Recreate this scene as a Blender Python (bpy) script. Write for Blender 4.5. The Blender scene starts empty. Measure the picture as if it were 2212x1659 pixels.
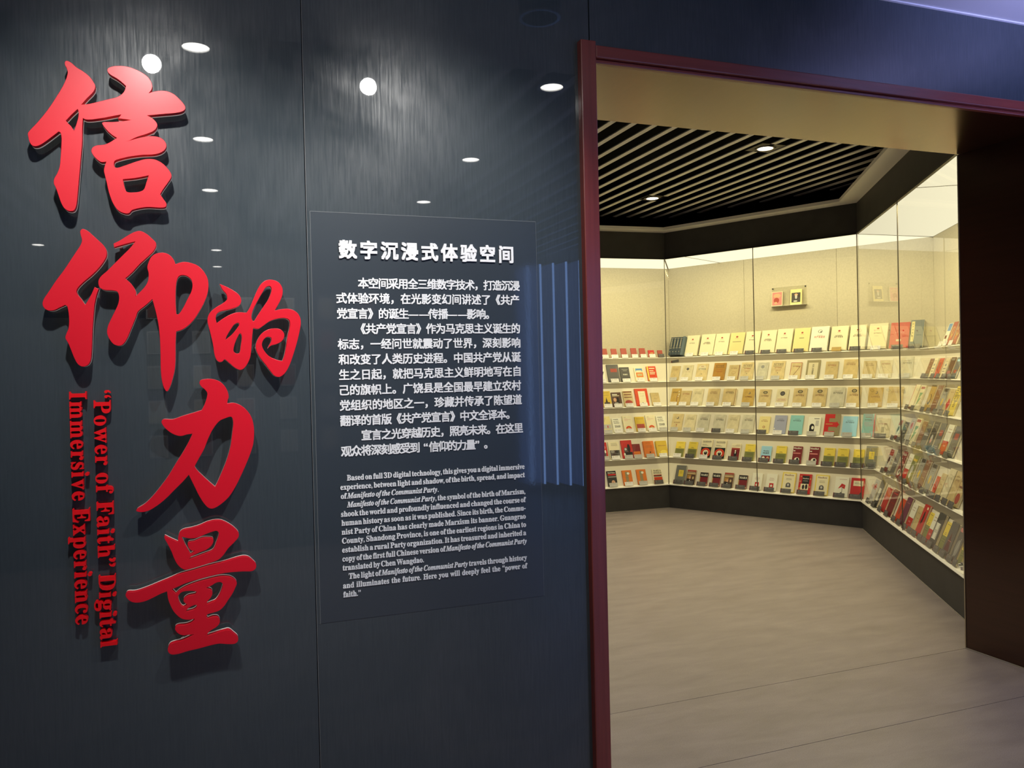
import bpy, bmesh, math, random
from mathutils import Vector, Matrix
from mathutils.geometry import tessellate_polygon

S = bpy.context.scene
COL = S.collection
PI = math.pi
rnd = random.Random(7)

# ------------------------------------------------------------------ camera
cam_d = bpy.data.cameras.new('camera')
cam = bpy.data.objects.new('camera', cam_d)
COL.objects.link(cam)
cam_d.sensor_width = 36.0
cam_d.lens = 36.0 * 1777.69 / 2212.0
cam_d.clip_start = 0.05


def cam_axes(pitch, roll, yaw):
    f = Vector((math.sin(yaw), math.cos(yaw), 0)); r = Vector((math.cos(yaw), -math.sin(yaw), 0)); u = Vector((0, 0, 1))
    f2 = f * math.cos(pitch) + u * math.sin(pitch); u2 = -f * math.sin(pitch) + u * math.cos(pitch)
    r3 = r * math.cos(roll) + u2 * math.sin(roll); u3 = -r * math.sin(roll) + u2 * math.cos(roll)
    return r3, u3, f2


_r, _u, _f = cam_axes(-0.0110, -0.0229, 0.3572)
cam.matrix_world = Matrix(((_r.x, _u.x, -_f.x, 0), (_r.y, _u.y, -_f.y, -2.7374), (_r.z, _u.z, -_f.z, 1.55), (0, 0, 0, 1)))
S.camera = cam

# ------------------------------------------------------------------ world, exposure, lights
S.view_settings.view_transform = 'Standard'
S.view_settings.look = 'None'
S.view_settings.gamma = 1.0
S.view_settings.use_curve_mapping = False
S.view_settings.exposure = 0.0
w = bpy.data.worlds.new('world'); S.world = w; w.use_nodes = True
w.node_tree.nodes['Background'].inputs[0].default_value = (0.02, 0.022, 0.03, 1)
w.node_tree.nodes['Background'].inputs[1].default_value = 0.3
S.cycles.max_bounces = 10
S.cycles.diffuse_bounces = 4
S.cycles.glossy_bounces = 5
S.cycles.transparent_max_bounces = 16
S.cycles.sample_clamp_indirect = 6.0
S.cycles.use_denoising = True
S.cycles.caustics_reflective = False
S.cycles.caustics_refractive = False


def lamp(kind, name, loc, power, color, aim=None, size=0.1, size_y=None, angle=None, blend=0.5, spread=None):
    d = bpy.data.lights.new(name, kind); d.energy = power; d.color = color
    if kind == 'AREA':
        d.shape = 'RECTANGLE' if size_y else 'SQUARE'; d.size = size
        if size_y: d.size_y = size_y
        if spread: d.spread = spread
    else:
        d.shadow_soft_size = size
    if kind == 'SPOT':
        d.spot_size = angle; d.spot_blend = blend
    o = bpy.data.objects.new(name, d); COL.objects.link(o); o.location = loc
    if aim is not None:
        o.rotation_euler = (Vector(aim) - Vector(loc)).to_track_quat('-Z', 'Y').to_euler()
    return o


WARM = (1.0, 0.86, 0.42)
NEUT = (1.0, 0.97, 0.92)
P_SPOT = 104.0      # each wall washer in the hall
P_DOWN = 62.0       # each downlight of the hall
P_ROOM = 44.0       # each downlight of the book room
P_CASE = 9.8       # LED strip of each show case, per metre
L_CASE = 1.22       # radiance of the luminous ceilings of the show cases
L_SCREEN = 2.2      # blue LED screen at the end of the hall

lamp('AREA', 'lamp_partition_fill', (0.0, -4.35, 3.0), 26.0, NEUT, aim=(0.0, -5.1, 1.3), size=2.6, size_y=0.05)  # added unseen fill so the partition shows in the wall's reflection
SPOTS = [(-0.185, -1.29, 3.0), (0.78, -1.30, 3.0)]
lamp('SPOT', 'lamp_wall_washer', (-0.185, -1.225, 2.955), P_SPOT, NEUT, aim=(-0.15, 0, 1.80), size=0.035, angle=math.radians(66), blend=1.0)
lamp('SPOT', 'lamp_wall_washer', (0.78, -1.235, 2.955), P_SPOT, NEUT, aim=(0.72, 0, 1.80), size=0.035, angle=math.radians(66), blend=1.0)
DOWN = [(0.0, -1.40), (0.03, -2.95), (0.08, -4.45), (0.17, -7.7), (0.2, -9.2), (-1.7, -7.7), (1.82, -1.41), (1.85, -2.97), (1.88, -4.46)]
for x, y in DOWN:
    if y > -6:
        lamp('SPOT', 'lamp_downlight', (x, y, 3.09), P_DOWN, NEUT, aim=(x, y, 0), size=0.05, angle=math.radians(76), blend=0.9)
ROOM_DOWN = [(4.205, 2.672), (4.274, 4.546), (2.35, 2.75), (2.4, 4.6), (2.75, 1.35)]  # last entry is added out of view to brighten the near floor
for x, y in ROOM_DOWN:
    lamp('SPOT', 'lamp_room_downlight', (x, y, 3.26), P_ROOM * (2.4 if y < 2 else 1.0), (1.0, 0.90, 0.70), aim=(x, y, 0), size=0.05, angle=math.radians(120), blend=0.9)
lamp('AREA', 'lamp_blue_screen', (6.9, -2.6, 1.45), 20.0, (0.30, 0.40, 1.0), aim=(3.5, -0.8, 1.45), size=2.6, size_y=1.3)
lamp('AREA', 'lamp_blue_ceiling_fill', (3.6, -2.2, 2.0), 9.0, (0.42, 0.44, 1.0), aim=(3.5, -0.75, 3.115), size=0.4, spread=math.radians(48))  # added unseen blue fill that tints the ceiling near the door

# ------------------------------------------------------------------ materials


def lin(c):
    return tuple((v / 255 / 12.92) if v / 255 <= 0.04045 else ((v / 255 + 0.055) / 1.055) ** 2.4 for v in c)


def under_warm(c):
    """print colour as it looks under the warm case light -> its own colour"""
    l = lin(c); k = (1.0, 0.93, 0.66)
    return tuple(min(0.86, a / b) for a, b in zip(l, k))


MC = {}


def mat(name, color, rough=0.5, spec=0.5, metal=0.0, noise=0.0, nscale=30.0, coat=0.0, coat_rough=0.05, bump=0.0, emit=None, estr=0.0):
    if name in MC: return MC[name]
    m = bpy.data.materials.new(name); MC[name] = m; m.use_nodes = True
    nt = m.node_tree; b = nt.nodes['Principled BSDF']
    b.inputs['Base Color'].default_value = (*color, 1); b.inputs['Roughness'].default_value = rough
    b.inputs['Specular IOR Level'].default_value = spec; b.inputs['Metallic'].default_value = metal
    b.inputs['Coat Weight'].default_value = coat; b.inputs['Coat Roughness'].default_value = coat_rough
    if emit:
        b.inputs['Emission Color'].default_value = (*emit, 1); b.inputs['Emission Strength'].default_value = estr
    if noise or bump:
        tc = nt.nodes.new('ShaderNodeTexCoord'); n = nt.nodes.new('ShaderNodeTexNoise')
        n.inputs['Scale'].default_value = nscale; n.inputs['Detail'].default_value = 5
        nt.links.new(tc.outputs['Object'], n.inputs['Vector'])
        if noise:
            r = nt.nodes.new('ShaderNodeValToRGB')
            r.color_ramp.elements[0].position = 0.3; r.color_ramp.elements[1].position = 0.7
            r.color_ramp.elements[0].color = (*[c * (1 - noise) for c in color], 1)
            r.color_ramp.elements[1].color = (*[min(1, c * (1 + noise)) for c in color], 1)
            nt.links.new(n.outputs['Fac'], r.inputs['Fac']); nt.links.new(r.outputs['Color'], b.inputs['Base Color'])
        if bump:
            bp = nt.nodes.new('ShaderNodeBump'); bp.inputs['Strength'].default_value = bump; bp.inputs['Distance'].default_value = 0.002
            nt.links.new(n.outputs['Fac'], bp.inputs['Height']); nt.links.new(bp.outputs['Normal'], b.inputs['Normal'])
    return m


def glass_mat(name, tint=(1, 1, 1), ior=1.52, k=1.0):
    """thin pane: clear, mirroring by Fresnel"""
    m = bpy.data.materials.new(name); MC[name] = m; m.use_nodes = True; nt = m.node_tree; nt.nodes.clear()
    out = nt.nodes.new('ShaderNodeOutputMaterial'); mx = nt.nodes.new('ShaderNodeMixShader')
    tr = nt.nodes.new('ShaderNodeBsdfTransparent'); tr.inputs[0].default_value = (*tint, 1)
    gl = nt.nodes.new('ShaderNodeBsdfGlossy'); gl.inputs['Roughness'].default_value = 0.0
    fr = nt.nodes.new('ShaderNodeFresnel'); fr.inputs['IOR'].default_value = ior
    mu = nt.nodes.new('ShaderNodeMath'); mu.operation = 'MULTIPLY'; mu.inputs[1].default_value = k; mu.use_clamp = True
    ge = nt.nodes.new('ShaderNodeNewGeometry'); inv = nt.nodes.new('ShaderNodeMath'); inv.operation = 'SUBTRACT'; inv.inputs[0].default_value = k
    nt.links.new(ge.outputs['Backfacing'], inv.inputs[1]); nt.links.new(inv.outputs[0], mu.inputs[1])
    nt.links.new(fr.outputs[0], mu.inputs[0]); nt.links.new(mu.outputs[0], mx.inputs[0])
    nt.links.new(tr.outputs[0], mx.inputs[1]); nt.links.new(gl.outputs[0], mx.inputs[2]); nt.links.new(mx.outputs[0], out.inputs[0])
    return m


def emit_mat(name, color, s):
    if name in MC: return MC[name]
    m = bpy.data.materials.new(name); MC[name] = m; m.use_nodes = True; nt = m.node_tree; nt.nodes.clear()
    out = nt.nodes.new('ShaderNodeOutputMaterial'); e = nt.nodes.new('ShaderNodeEmission')
    e.inputs[0].default_value = (*color, 1); e.inputs[1].default_value = s
    nt.links.new(e.outputs[0], out.inputs[0])
    return m


def wall_glass():
    """dark back-painted glass with wiped smears and fine scratches"""
    m = bpy.data.materials.new('painted_glass'); m.use_nodes = True; nt = m.node_tree; b = nt.nodes['Principled BSDF']
    b.inputs['Base Color'].default_value = (0.041, 0.055, 0.065, 1)
    b.inputs['Specular IOR Level'].default_value = 0.5
    b.inputs['Coat Weight'].default_value = 1.0; b.inputs['Coat Roughness'].default_value = 0.012; b.inputs['Coat IOR'].default_value = 1.52
    tc = nt.nodes.new('ShaderNodeTexCoord')
    mp = nt.nodes.new('ShaderNodeMapping'); mp.inputs['Scale'].default_value = (95, 1, 5.0)
    n1 = nt.nodes.new('ShaderNodeTexNoise'); n1.inputs['Scale'].default_value = 1.6; n1.inputs['Detail'].default_value = 6; n1.inputs['Roughness'].default_value = 0.65
    nt.links.new(tc.outputs['Object'], mp.inputs[0]); nt.links.new(mp.outputs[0], n1.inputs['Vector'])
    n2 = nt.nodes.new('ShaderNodeTexNoise'); n2.inputs['Scale'].default_value = 2.2; n2.inputs['Detail'].default_value = 3; n2.inputs['Distortion'].default_value = 1.2
    nt.links.new(tc.outputs['Object'], n2.inputs['Vector'])
    mul = nt.nodes.new('ShaderNodeMath'); mul.operation = 'MULTIPLY'
    nt.links.new(n1.outputs['Fac'], mul.inputs[0]); nt.links.new(n2.outputs['Fac'], mul.inputs[1])
    mr = nt.nodes.new('ShaderNodeMapRange'); mr.inputs['From Min'].default_value = 0.14; mr.inputs['From Max'].default_value = 0.36
    mr.inputs['To Min'].default_value = 0.50; mr.inputs['To Max'].default_value = 0.38
    nt.links.new(mul.outputs[0], mr.inputs['Value']); nt.links.new(mr.outputs[0], b.inputs['Roughness'])
    sp = nt.nodes.new('ShaderNodeMapRange'); sp.inputs['From Min'].default_value = 0.12; sp.inputs['From Max'].default_value = 0.4
    sp.inputs['To Min'].default_value = 0.10; sp.inputs['To Max'].default_value = 0.46
    nt.links.new(mul.outputs[0], sp.inputs['Value']); nt.links.new(sp.outputs[0], b.inputs['Specular IOR Level'])
    return m


def wood_mat(name, dark, light, rough, coat, coat_rough, axis, ior=1.5):
    m = bpy.data.materials.new(name); m.use_nodes = True; nt = m.node_tree; b = nt.nodes['Principled BSDF']
    b.inputs['Roughness'].default_value = rough; b.inputs['Coat Weight'].default_value = coat; b.inputs['Coat Roughness'].default_value = coat_rough
    b.inputs['Coat IOR'].default_value = ior
    tc = nt.nodes.new('ShaderNodeTexCoord'); mp = nt.nodes.new('ShaderNodeMapping')
    sc = [60, 60, 60]; sc[axis] = 2.5; mp.inputs['Scale'].default_value = sc
    n = nt.nodes.new('ShaderNodeTexNoise'); n.inputs['Scale'].default_value = 1.0; n.inputs['Detail'].default_value = 6
    r = nt.nodes.new('ShaderNodeValToRGB'); r.color_ramp.elements[0].position = 0.3; r.color_ramp.elements[1].position = 0.7
    r.color_ramp.elements[0].color = (*dark, 1); r.color_ramp.elements[1].color = (*light, 1)
    nt.links.new(tc.outputs['Object'], mp.inputs[0]); nt.links.new(mp.outputs[0], n.inputs['Vector'])
    nt.links.new(n.outputs['Fac'], r.inputs[0]); nt.links.new(r.outputs[0], b.inputs['Base Color'])
    return m


def floor_mat():
    m = bpy.data.materials.new('resin_floor'); m.use_nodes = True; nt = m.node_tree; b = nt.nodes['Principled BSDF']
    tc = nt.nodes.new('ShaderNodeTexCoord')
    mp = nt.nodes.new('ShaderNodeMapping'); mp.inputs['Scale'].default_value = (0.8, 2.6, 1); mp.inputs['Rotation'].default_value = (0, 0, 0.25)
    n = nt.nodes.new('ShaderNodeTexNoise'); n.inputs['Scale'].default_value = 3.4; n.inputs['Detail'].default_value = 10; n.inputs['Roughness'].default_value = 0.62; n.inputs['Distortion'].default_value = 0.35
    n2 = nt.nodes.new('ShaderNodeTexNoise'); n2.inputs['Scale'].default_value = 260; n2.inputs['Detail'].default_value = 2
    nt.links.new(tc.outputs['Object'], mp.inputs[0]); nt.links.new(mp.outputs[0], n.inputs['Vector']); nt.links.new(tc.outputs['Object'], n2.inputs['Vector'])
    r = nt.nodes.new('ShaderNodeValToRGB'); r.color_ramp.elements[0].position = 0.3; r.color_ramp.elements[1].position = 0.72
    r.color_ramp.elements[0].color = (0.262, 0.220, 0.212, 1); r.color_ramp.elements[1].color = (0.362, 0.306, 0.292, 1)
    nt.links.new(n.outputs['Fac'], r.inputs[0])
    mx = nt.nodes.new('ShaderNodeMixRGB'); mx.blend_type = 'OVERLAY'; mx.inputs[0].default_value = 0.35
    nt.links.new(r.outputs[0], mx.inputs[1]); nt.links.new(n2.outputs['Fac'], mx.inputs[2]); nt.links.new(mx.outputs[0], b.inputs['Base Color'])
    rr = nt.nodes.new('ShaderNodeMapRange'); rr.inputs['To Min'].default_value = 0.30; rr.inputs['To Max'].default_value = 0.46
    nt.links.new(n.outputs['Fac'], rr.inputs['Value']); nt.links.new(rr.outputs[0], b.inputs['Roughness'])
    b.inputs['Specular IOR Level'].default_value = 0.35
    return m


M_WALL = wall_glass()
M_FLOOR = floor_mat()
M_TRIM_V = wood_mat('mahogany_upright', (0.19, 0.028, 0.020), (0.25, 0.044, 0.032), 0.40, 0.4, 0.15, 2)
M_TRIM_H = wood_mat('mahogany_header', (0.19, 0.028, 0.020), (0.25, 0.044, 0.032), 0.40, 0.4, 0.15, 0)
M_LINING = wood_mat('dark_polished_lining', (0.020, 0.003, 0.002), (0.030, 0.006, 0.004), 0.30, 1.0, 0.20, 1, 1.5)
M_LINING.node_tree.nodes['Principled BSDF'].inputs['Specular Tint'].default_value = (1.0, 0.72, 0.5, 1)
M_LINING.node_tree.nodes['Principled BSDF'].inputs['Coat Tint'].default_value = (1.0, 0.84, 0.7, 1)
M_BLACK = mat('matt_black', (0.0015, 0.0015, 0.0015), 0.9, 0.05)
M_BACKING = mat('dark_backing', (0.012, 0.013, 0.016), 0.7)
M_DARKMET = mat('dark_metal', (0.02, 0.02, 0.022), 0.4, 0.5, 0.4)
M_LEDGE = mat('white_ledge', (0.88, 0.86, 0.78), 0.4)
M_FASCIA = mat('charcoal_board', (0.050, 0.049, 0.050), 0.55, 0.3, noise=0.1, nscale=8)
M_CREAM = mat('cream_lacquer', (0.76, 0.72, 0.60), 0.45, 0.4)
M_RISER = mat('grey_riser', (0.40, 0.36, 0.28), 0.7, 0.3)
M_FABRIC = mat('beige_fabric_panel', (0.60, 0.555, 0.44), 0.9, 0.2, noise=0.06, nscale=60, bump=0.2)
M_PANE = glass_mat('clear_pane')
M_ACRYL = glass_mat('clear_acrylic', (0.97, 0.97, 0.95), 1.49)
M_JOINT = mat('glazing_joint', (0.12, 0.105, 0.08), 0.4)
M_STRIP = mat('pale_ceiling_band', (0.86, 0.85, 0.84), 0.6)
M_SLAT = mat('grey_ceiling_slat', (0.85, 0.84, 0.82), 0.6)
M_WHITEC = mat('white_ceiling', (0.62, 0.62, 0.63), 0.8)
M_GREYW = mat('pale_grey_wall', (0.32, 0.33, 0.34), 0.8)
M_CHROME = mat('chrome', (0.7, 0.7, 0.7), 0.15, 0.5, 1.0)
M_SEAL = mat('pale_sealant', (0.42, 0.38, 0.32), 0.6)
M_LUM = emit_mat('luminous_ceiling', (1.0, 0.92, 0.62), L_CASE)

# ------------------------------------------------------------------ mesh helpers


def mesh_obj(name, verts, faces, mats, parent=None, idx=None, smooth=False):
    me = bpy.data.meshes.new(name); me.from_pydata([tuple(v) for v in verts], [], faces); me.update()
    for m in (mats if isinstance(mats, (list, tuple)) else [mats]): me.materials.append(m)
    if idx:
        for p, i in zip(me.polygons, idx): p.material_index = i
    if smooth:
        for p in me.polygons: p.use_smooth = True
    o = bpy.data.objects.new(name, me); COL.objects.link(o)
    if parent: o.parent = parent
    return o


class MB:
    """collects simple shapes into one mesh"""
    def __init__(s): s.v = []; s.f = []; s.m = []

    def add(s, vs, fs, mi=0):
        n = len(s.v); s.v += [Vector(v) for v in vs]; s.f += [tuple(i + n for i in f) for f in fs]; s.m += [mi] * len(fs); return s

    def box(s, a, b, mi=0, M=None):
        (x0, y0, z0), (x1, y1, z1) = a, b
        vs = [Vector(p) for p in ((x0, y0, z0), (x1, y0, z0), (x1, y1, z0), (x0, y1, z0), (x0, y0, z1), (x1, y0, z1), (x1, y1, z1), (x0, y1, z1))]
        if M: vs = [M @ v for v in vs]
        return s.add(vs, [(0, 3, 2, 1), (4, 5, 6, 7), (0, 1, 5, 4), (1, 2, 6, 5), (2, 3, 7, 6), (3, 0, 4, 7)], mi)

    def cyl(s, c, r, h, axis=(0, 0, 1), n=24, mi=0, r2=None):
        q = Vector(axis).normalized().to_track_quat('Z', 'Y'); c = Vector(c); r2 = r if r2 is None else r2
        a = [c + q @ Vector((r * math.cos(2 * PI * i / n), r * math.sin(2 * PI * i / n), 0)) for i in range(n)]
        b = [c + q @ Vector((r2 * math.cos(2 * PI * i / n), r2 * math.sin(2 * PI * i / n), h)) for i in range(n)]
        return s.add(a + b, [tuple(range(n - 1, -1, -1)), tuple(range(n, 2 * n))] + [(i, (i + 1) % n, n + (i + 1) % n, n + i) for i in range(n)], mi)

    def ring(s, c, r0, r1, h, axis=(0, 0, 1), n=28, mi=0):
        q = Vector(axis).normalized().to_track_quat('Z', 'Y'); c = Vector(c); P = []
        for (r, z) in ((r0, 0), (r1, 0), (r1, h), (r0, h)):
            P += [c + q @ Vector((r * math.cos(2 * PI * i / n), r * math.sin(2 * PI * i / n), z)) for i in range(n)]
        fs = []
        for k in range(4):
            k2 = (k + 1) % 4
            fs += [(k * n + i, k2 * n + i, k2 * n + (i + 1) % n, k * n + (i + 1) % n) for i in range(n)]
        return s.add(P, fs, mi)

    def prism(s, poly, f0, f1, mi=0):
        """poly: list of points; f0, f1 map a point to its two 3-D ends"""
        a = [f0(p) for p in poly]; b = [f1(p) for p in poly]; n = len(poly)
        return s.add(a + b, [tuple(range(n - 1, -1, -1)), tuple(range(n, 2 * n))] + [(i, (i + 1) % n, n + (i + 1) % n, n + i) for i in range(n)], mi)

    def build(s, name, mats, parent=None, bevel=0.0, smooth=False):
        o = mesh_obj(name, s.v, s.f, mats, parent, s.m, smooth)
        bm = bmesh.new(); bm.from_mesh(o.data); bmesh.ops.recalc_face_normals(bm, faces=bm.faces); bm.to_mesh(o.data); bm.free()
        if bevel:
            md = o.modifiers.new('edge', 'BEVEL'); md.width = bevel; md.segments = 2; md.limit_method = 'ANGLE'
        return o


def empty(name, loc=(0, 0, 0), M=None):
    o = bpy.data.objects.new(name, None); o.empty_display_size = 0.05; COL.objects.link(o)
    if M is not None: o.matrix_world = M
    else: o.location = loc
    return o


def tag(o, label=None, cat=None, group=None, kind=None):
    if label: o['label'] = label
    if cat: o['category'] = cat
    if group: o['group'] = group
    if kind: o['kind'] = kind
    return o


def struct(o): o['kind'] = 'structure'; return o


# ---- lettering: glyph outlines of Blender's own built-in font family
TXT = {}


def txt_mesh(body, offset=0.0, extrude=0.0, res=2, spacing=1.0, word=1.0):
    """mesh data (not linked) of a line of text, 1 unit = 1 em"""
    key = (body, offset, extrude, res, spacing, word)
    if key in TXT: return TXT[key]
    c = bpy.data.curves.new('t', 'FONT'); c.body = body; c.offset = offset; c.extrude = extrude; c.resolution_u = res
    c.space_character = spacing; c.space_word = word
    o = bpy.data.objects.new('t', c); COL.objects.link(o)
    dg = bpy.context.evaluated_depsgraph_get()
    me = bpy.data.meshes.new_from_object(o.evaluated_get(dg))
    bpy.data.objects.remove(o); bpy.data.curves.remove(c)
    vs = [v.co.copy() for v in me.vertices]; fs = [tuple(p.vertices) for p in me.polygons]
    bpy.data.meshes.remove(me)
    x0 = min(v.x for v in vs); x1 = max(v.x for v in vs); y0 = min(v.y for v in vs); y1 = max(v.y for v in vs)
    TXT[key] = (vs, fs, x0, x1, y0, y1)
    return TXT[key]


def serif(s, italic=False):
    """bold serif letters (mathematical alphabets)"""
    o = ''
    for ch in s:
        a = ord(ch)
        if 65 <= a <= 90: o += chr((0x1D468 if italic else 0x1D400) + a - 65)
        elif 97 <= a <= 122: o += chr((0x1D482 if italic else 0x1D41A) + a - 97)
        elif 48 <= a <= 57: o += chr(0x1D7CE + a - 48)
        else: o += ch
    return o


# ------------------------------------------------------------------ floor
fl = MB().box((-4.6, -10.2, -0.06), (8.2, 7.2, -0.012)).build('floor', M_BACKING); struct(fl)
MB().box((-4.6, -10.2, -0.012), (8.2, 0.0125, 0)).build('floor_slab', M_FLOOR, fl)
MB().box((-4.6, 0.0155, -0.012), (8.2, 0.6025, 0)).build('floor_slab', M_FLOOR, fl)
MB().box((-4.6, 0.6055, -0.012), (8.2, 7.2, 0)).build('floor_slab', M_FLOOR, fl)

ZC, DX0, DX1, ZS, TW = 3.115, 1.368, 3.856, 2.6903, 0.604

# ------------------------------------------------------------------ lettered wall
wl = MB()
wl.box((-4.6, 0.012, 0), (1.31, TW, ZC)).box((1.31, 0.012, ZS + 0.03), (3.93, TW, ZC)).box((3.93, 0.012, 0), (8.2, TW, ZC))
wf = struct(wl.build('wall_front', M_BACKING))
for a, b in (((-4.6, 0, 0.0), (-1.92, 0.0115, ZC - 0.004)), ((-1.916, 0, 0.0), (0.3205, 0.0115, ZC - 0.004)), ((0.3245, 0, 0.0), (1.3535, 0.0115, ZC - 0.004))):
    if b[0] > 1.3:
        p = [(a[0], 0), (1.308, 0), (1.308, 2.755), (1.3535, 2.755), (1.3535, ZC - 0.004), (a[0], ZC - 0.004)]
        m_ = MB().prism(p, lambda q: Vector((q[0], 0, q[1])), lambda q: Vector((q[0], 0.0115, q[1])))
    else:
        m_ = MB().box(a, b)
    m_.build('glass_panel', M_WALL, wf, bevel=0.0012)
MB().box((1.3575, 0, 2.70), (3.93, 0.0115, ZC - 0.004)).box((3.93, 0, 0), (8.2, 0.0115, ZC - 0.004)).build('glass_panel', M_WALL, wf)
MB().box((0.3232, 0.001, 0.0), (0.3245, 0.008, ZC - 0.004)).build('joint_strip', mat('joint_strip', (0.22, 0.23, 0.24), 0.35), wf)
# pale cove line between wall and hall ceiling
cv = MB().box((-4.6, -0.012, ZC - 0.006), (8.2, 0.0, ZC - 0.0005)).build('trim_1', mat('pale_cove', (0.8, 0.8, 0.82), 0.5)); struct(cv)

# ------------------------------------------------------------------ hall shell behind the viewpoint
hc = MB().box((-4.6, -1.2, ZC), (8.2, 0.62, ZC + 0.05)).build('ceiling', M_WHITEC); struct(hc)
tag(hc, kind='structure')
rc = MB().box((-4.6, -10.2, ZC + 0.32), (8.2, -1.2, ZC + 0.36)).box((-4.6, -1.202, ZC), (8.2, -1.196, ZC + 0.33)).build('ceiling_void', M_BLACK, hc)
sl0 = None
n = 0
x = -4.5
while x < 8.1:
    if sl0 is None:
        sl0 = MB().box((-0.025, -10.1, 0), (0.025, -1.21, 0.05)).build('ceiling_slat', M_SLAT, hc); o = sl0
    else:
        o = sl0.copy(); COL.objects.link(o)
    o.location = (x, 0, ZC + 0.012); x += 0.2
struct(MB().box((-4.7, -10.2, 0), (-4.6, 0.6, ZC + 0.3)).build('wall_left', M_GREYW))
struct(MB().box((8.2, -10.2, 0), (8.3, 7.2, ZC + 0.5)).build('wall_right', M_GREYW))
struct(MB().box((-4.6, -10.3, 0), (8.2, -10.2, ZC + 0.3)).build('wall_back', M_GREYW))

for i, (sx, sy, sz) in enumerate(SPOTS):
    e = empty('wall_washer_spotlight', (sx, sy, ZC))
    tag(e, ('white lit wall washer mirrored above the topmost red character', 'white lit wall washer mirrored in the panel above the white title')[i], 'spotlight', 'wall washers of the hall')
    ax = Vector((0, 0.80, -0.60))
    MB().cyl((0, 0, -0.02), 0.045, 0.02).cyl((0, 0, -0.075), 0.009, 0.06).build('mounting_stem', M_DARKMET, e)
    MB().cyl(Vector((0, 0, -0.115)) - ax * 0.05, 0.047, 0.10, ax).build('lamp_body', M_DARKMET, e)
    MB().cyl(Vector((0, 0, -0.115)) + ax * 0.051, 0.040, 0.003, ax).build('lens', emit_mat('spot_lens', (1, 0.99, 0.95), 120.0), e)
dl_ring = dl_disc = None
DWL = ['largest mirrored downlight, beside the wall washer above the topmost red character', 'second mirrored downlight down, beside the topmost red character', 'third mirrored downlight down, beside the foot of the topmost red character', 'tiny mirrored downlight under the column beside the topmost red character', 'lowest tiny mirrored downlight of the column above the smaller red character', 'tiny mirrored downlight near the outer edge of the lettered wall',
       'mirrored downlight beside the red door post', 'mirrored downlight above the white title, middle of the slanting row', 'small mirrored downlight just above the text panel edge']
for di, (x, y) in enumerate(DOWN):
    e = empty('recessed_downlight', (x, y, ZC))
    tag(e, DWL[di], 'downlight', 'downlights of the hall ceiling')
    if dl_ring is None:
        dl_glow_shield = MB().box((-0.12, -0.12, 0.0135), (0.12, 0.12, 0.0155)).build('mounting_plate', M_BLACK, e)  # added dark plate, keeps the disc's glow off the slats
        dl_ring = MB().ring((0, 0, 0.002), 0.062, 0.085, 0.012).build('trim_ring', mat('white_ring', (0.7, 0.7, 0.7), 0.4), e)
        dl_disc = MB().cyl((0, 0, 0.008), 0.062, 0.004).build('diffuser', emit_mat('down_disc', (1, 0.97, 0.9), 26.0), e)
    else:
        for s_ in (dl_ring, dl_disc, dl_glow_shield):
            c = s_.copy(); COL.objects.link(c); c.parent = e
e = empty('ceiling_speaker', (1.323, -0.385, ZC)); tag(e, 'dark round ceiling fixture mirrored near the top of the glass beside the door', 'speaker')
MB().cyl((0, 0, -0.10), 0.085, 0.10).build('housing', M_DARKMET, e); MB().ring((0, 0, -0.108), 0.072, 0.086, 0.008).build('rim', M_CHROME, e)
MB().cyl((0, 0, -0.103), 0.071, 0.003).build('grille', M_BLACK, e)

# display partition across the hall with mounted covers (seen as faint reflections)
dp = tag(MB().box((-3.2, -5.25, 0), (1.9, -5.12, 2.12)).build('display_partition', mat('partition_grey', (0.16, 0.165, 0.17), 0.7)), 'grey display partition mirrored faintly in the dark glass wall', 'partition')
cvr = [(0.60, 0.54, 0.40), (0.42, 0.42, 0.40), (0.66, 0.58, 0.42), (0.55, 0.2, 0.18), (0.5, 0.5, 0.48)]
for i in range(7):
    for j in range(5):
        x = 0.72 - 2.9 * 0 + (i - 3) * 0.40 + 0.0; z = 0.99 + j * 0.305
        x = 0.72 + (i - 3) * 0.37
        if x > 1.8: continue
        e = empty('framed_cover', (x, -5.118, z)); tag(e, 'small pale framed cover mirrored in the dark glass, %s column, %s row from below' % (('first', 'second', 'third', 'fourth', 'fifth', 'sixth', 'seventh')[i], ('first', 'second', 'third', 'fourth', 'fifth')[j]), 'framed cover', 'framed covers on the hall partition')
        MB().box((-0.075, 0, -0.10), (0.075, 0.008, 0.10)).box((-0.062, 0.008, -0.087), (0.062, 0.010, 0.087), 1).build('frame', [mat('frame_grey', (0.75, 0.75, 0.74), 0.5), mat('cover%d' % ((i * 3 + j * 2) % 5), cvr[(i * 3 + j * 2) % 5], 0.6)], e)
# blue lit glass fins far down the hall
M_FIN = emit_mat('fin_blue', (0.10, 0.20, 0.62), 1.5); M_FINE = emit_mat('fin_edge', (0.25, 0.45, 1.0), 6.0)
lw = empty('blue_light_wall', (4.0, -7.3, 0)); tag(lw, 'blue lit wall of upright glass fins mirrored beside the door post', 'light wall')
for i in range(17):
    t = i / 16.0; px, py = 1.9 * t, 2.3 * t
    f_ = MB().box((px - 0.01, py - 0.42, 0.12), (px + 0.01, py, 2.98)).build('glass_fin', M_FIN, lw)
    MB().box((px - 0.012, py, 0.12), (px + 0.012, py + 0.010, 2.98)).build('fin_edge', M_FINE, f_)

# ------------------------------------------------------------------ door surround
dr = empty('door_1', (DX0, 0, 0)); struct(dr)


def rel(o): o.matrix_parent_inverse = Matrix.Translation(-Vector((DX0, 0, 0))); return o


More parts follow.
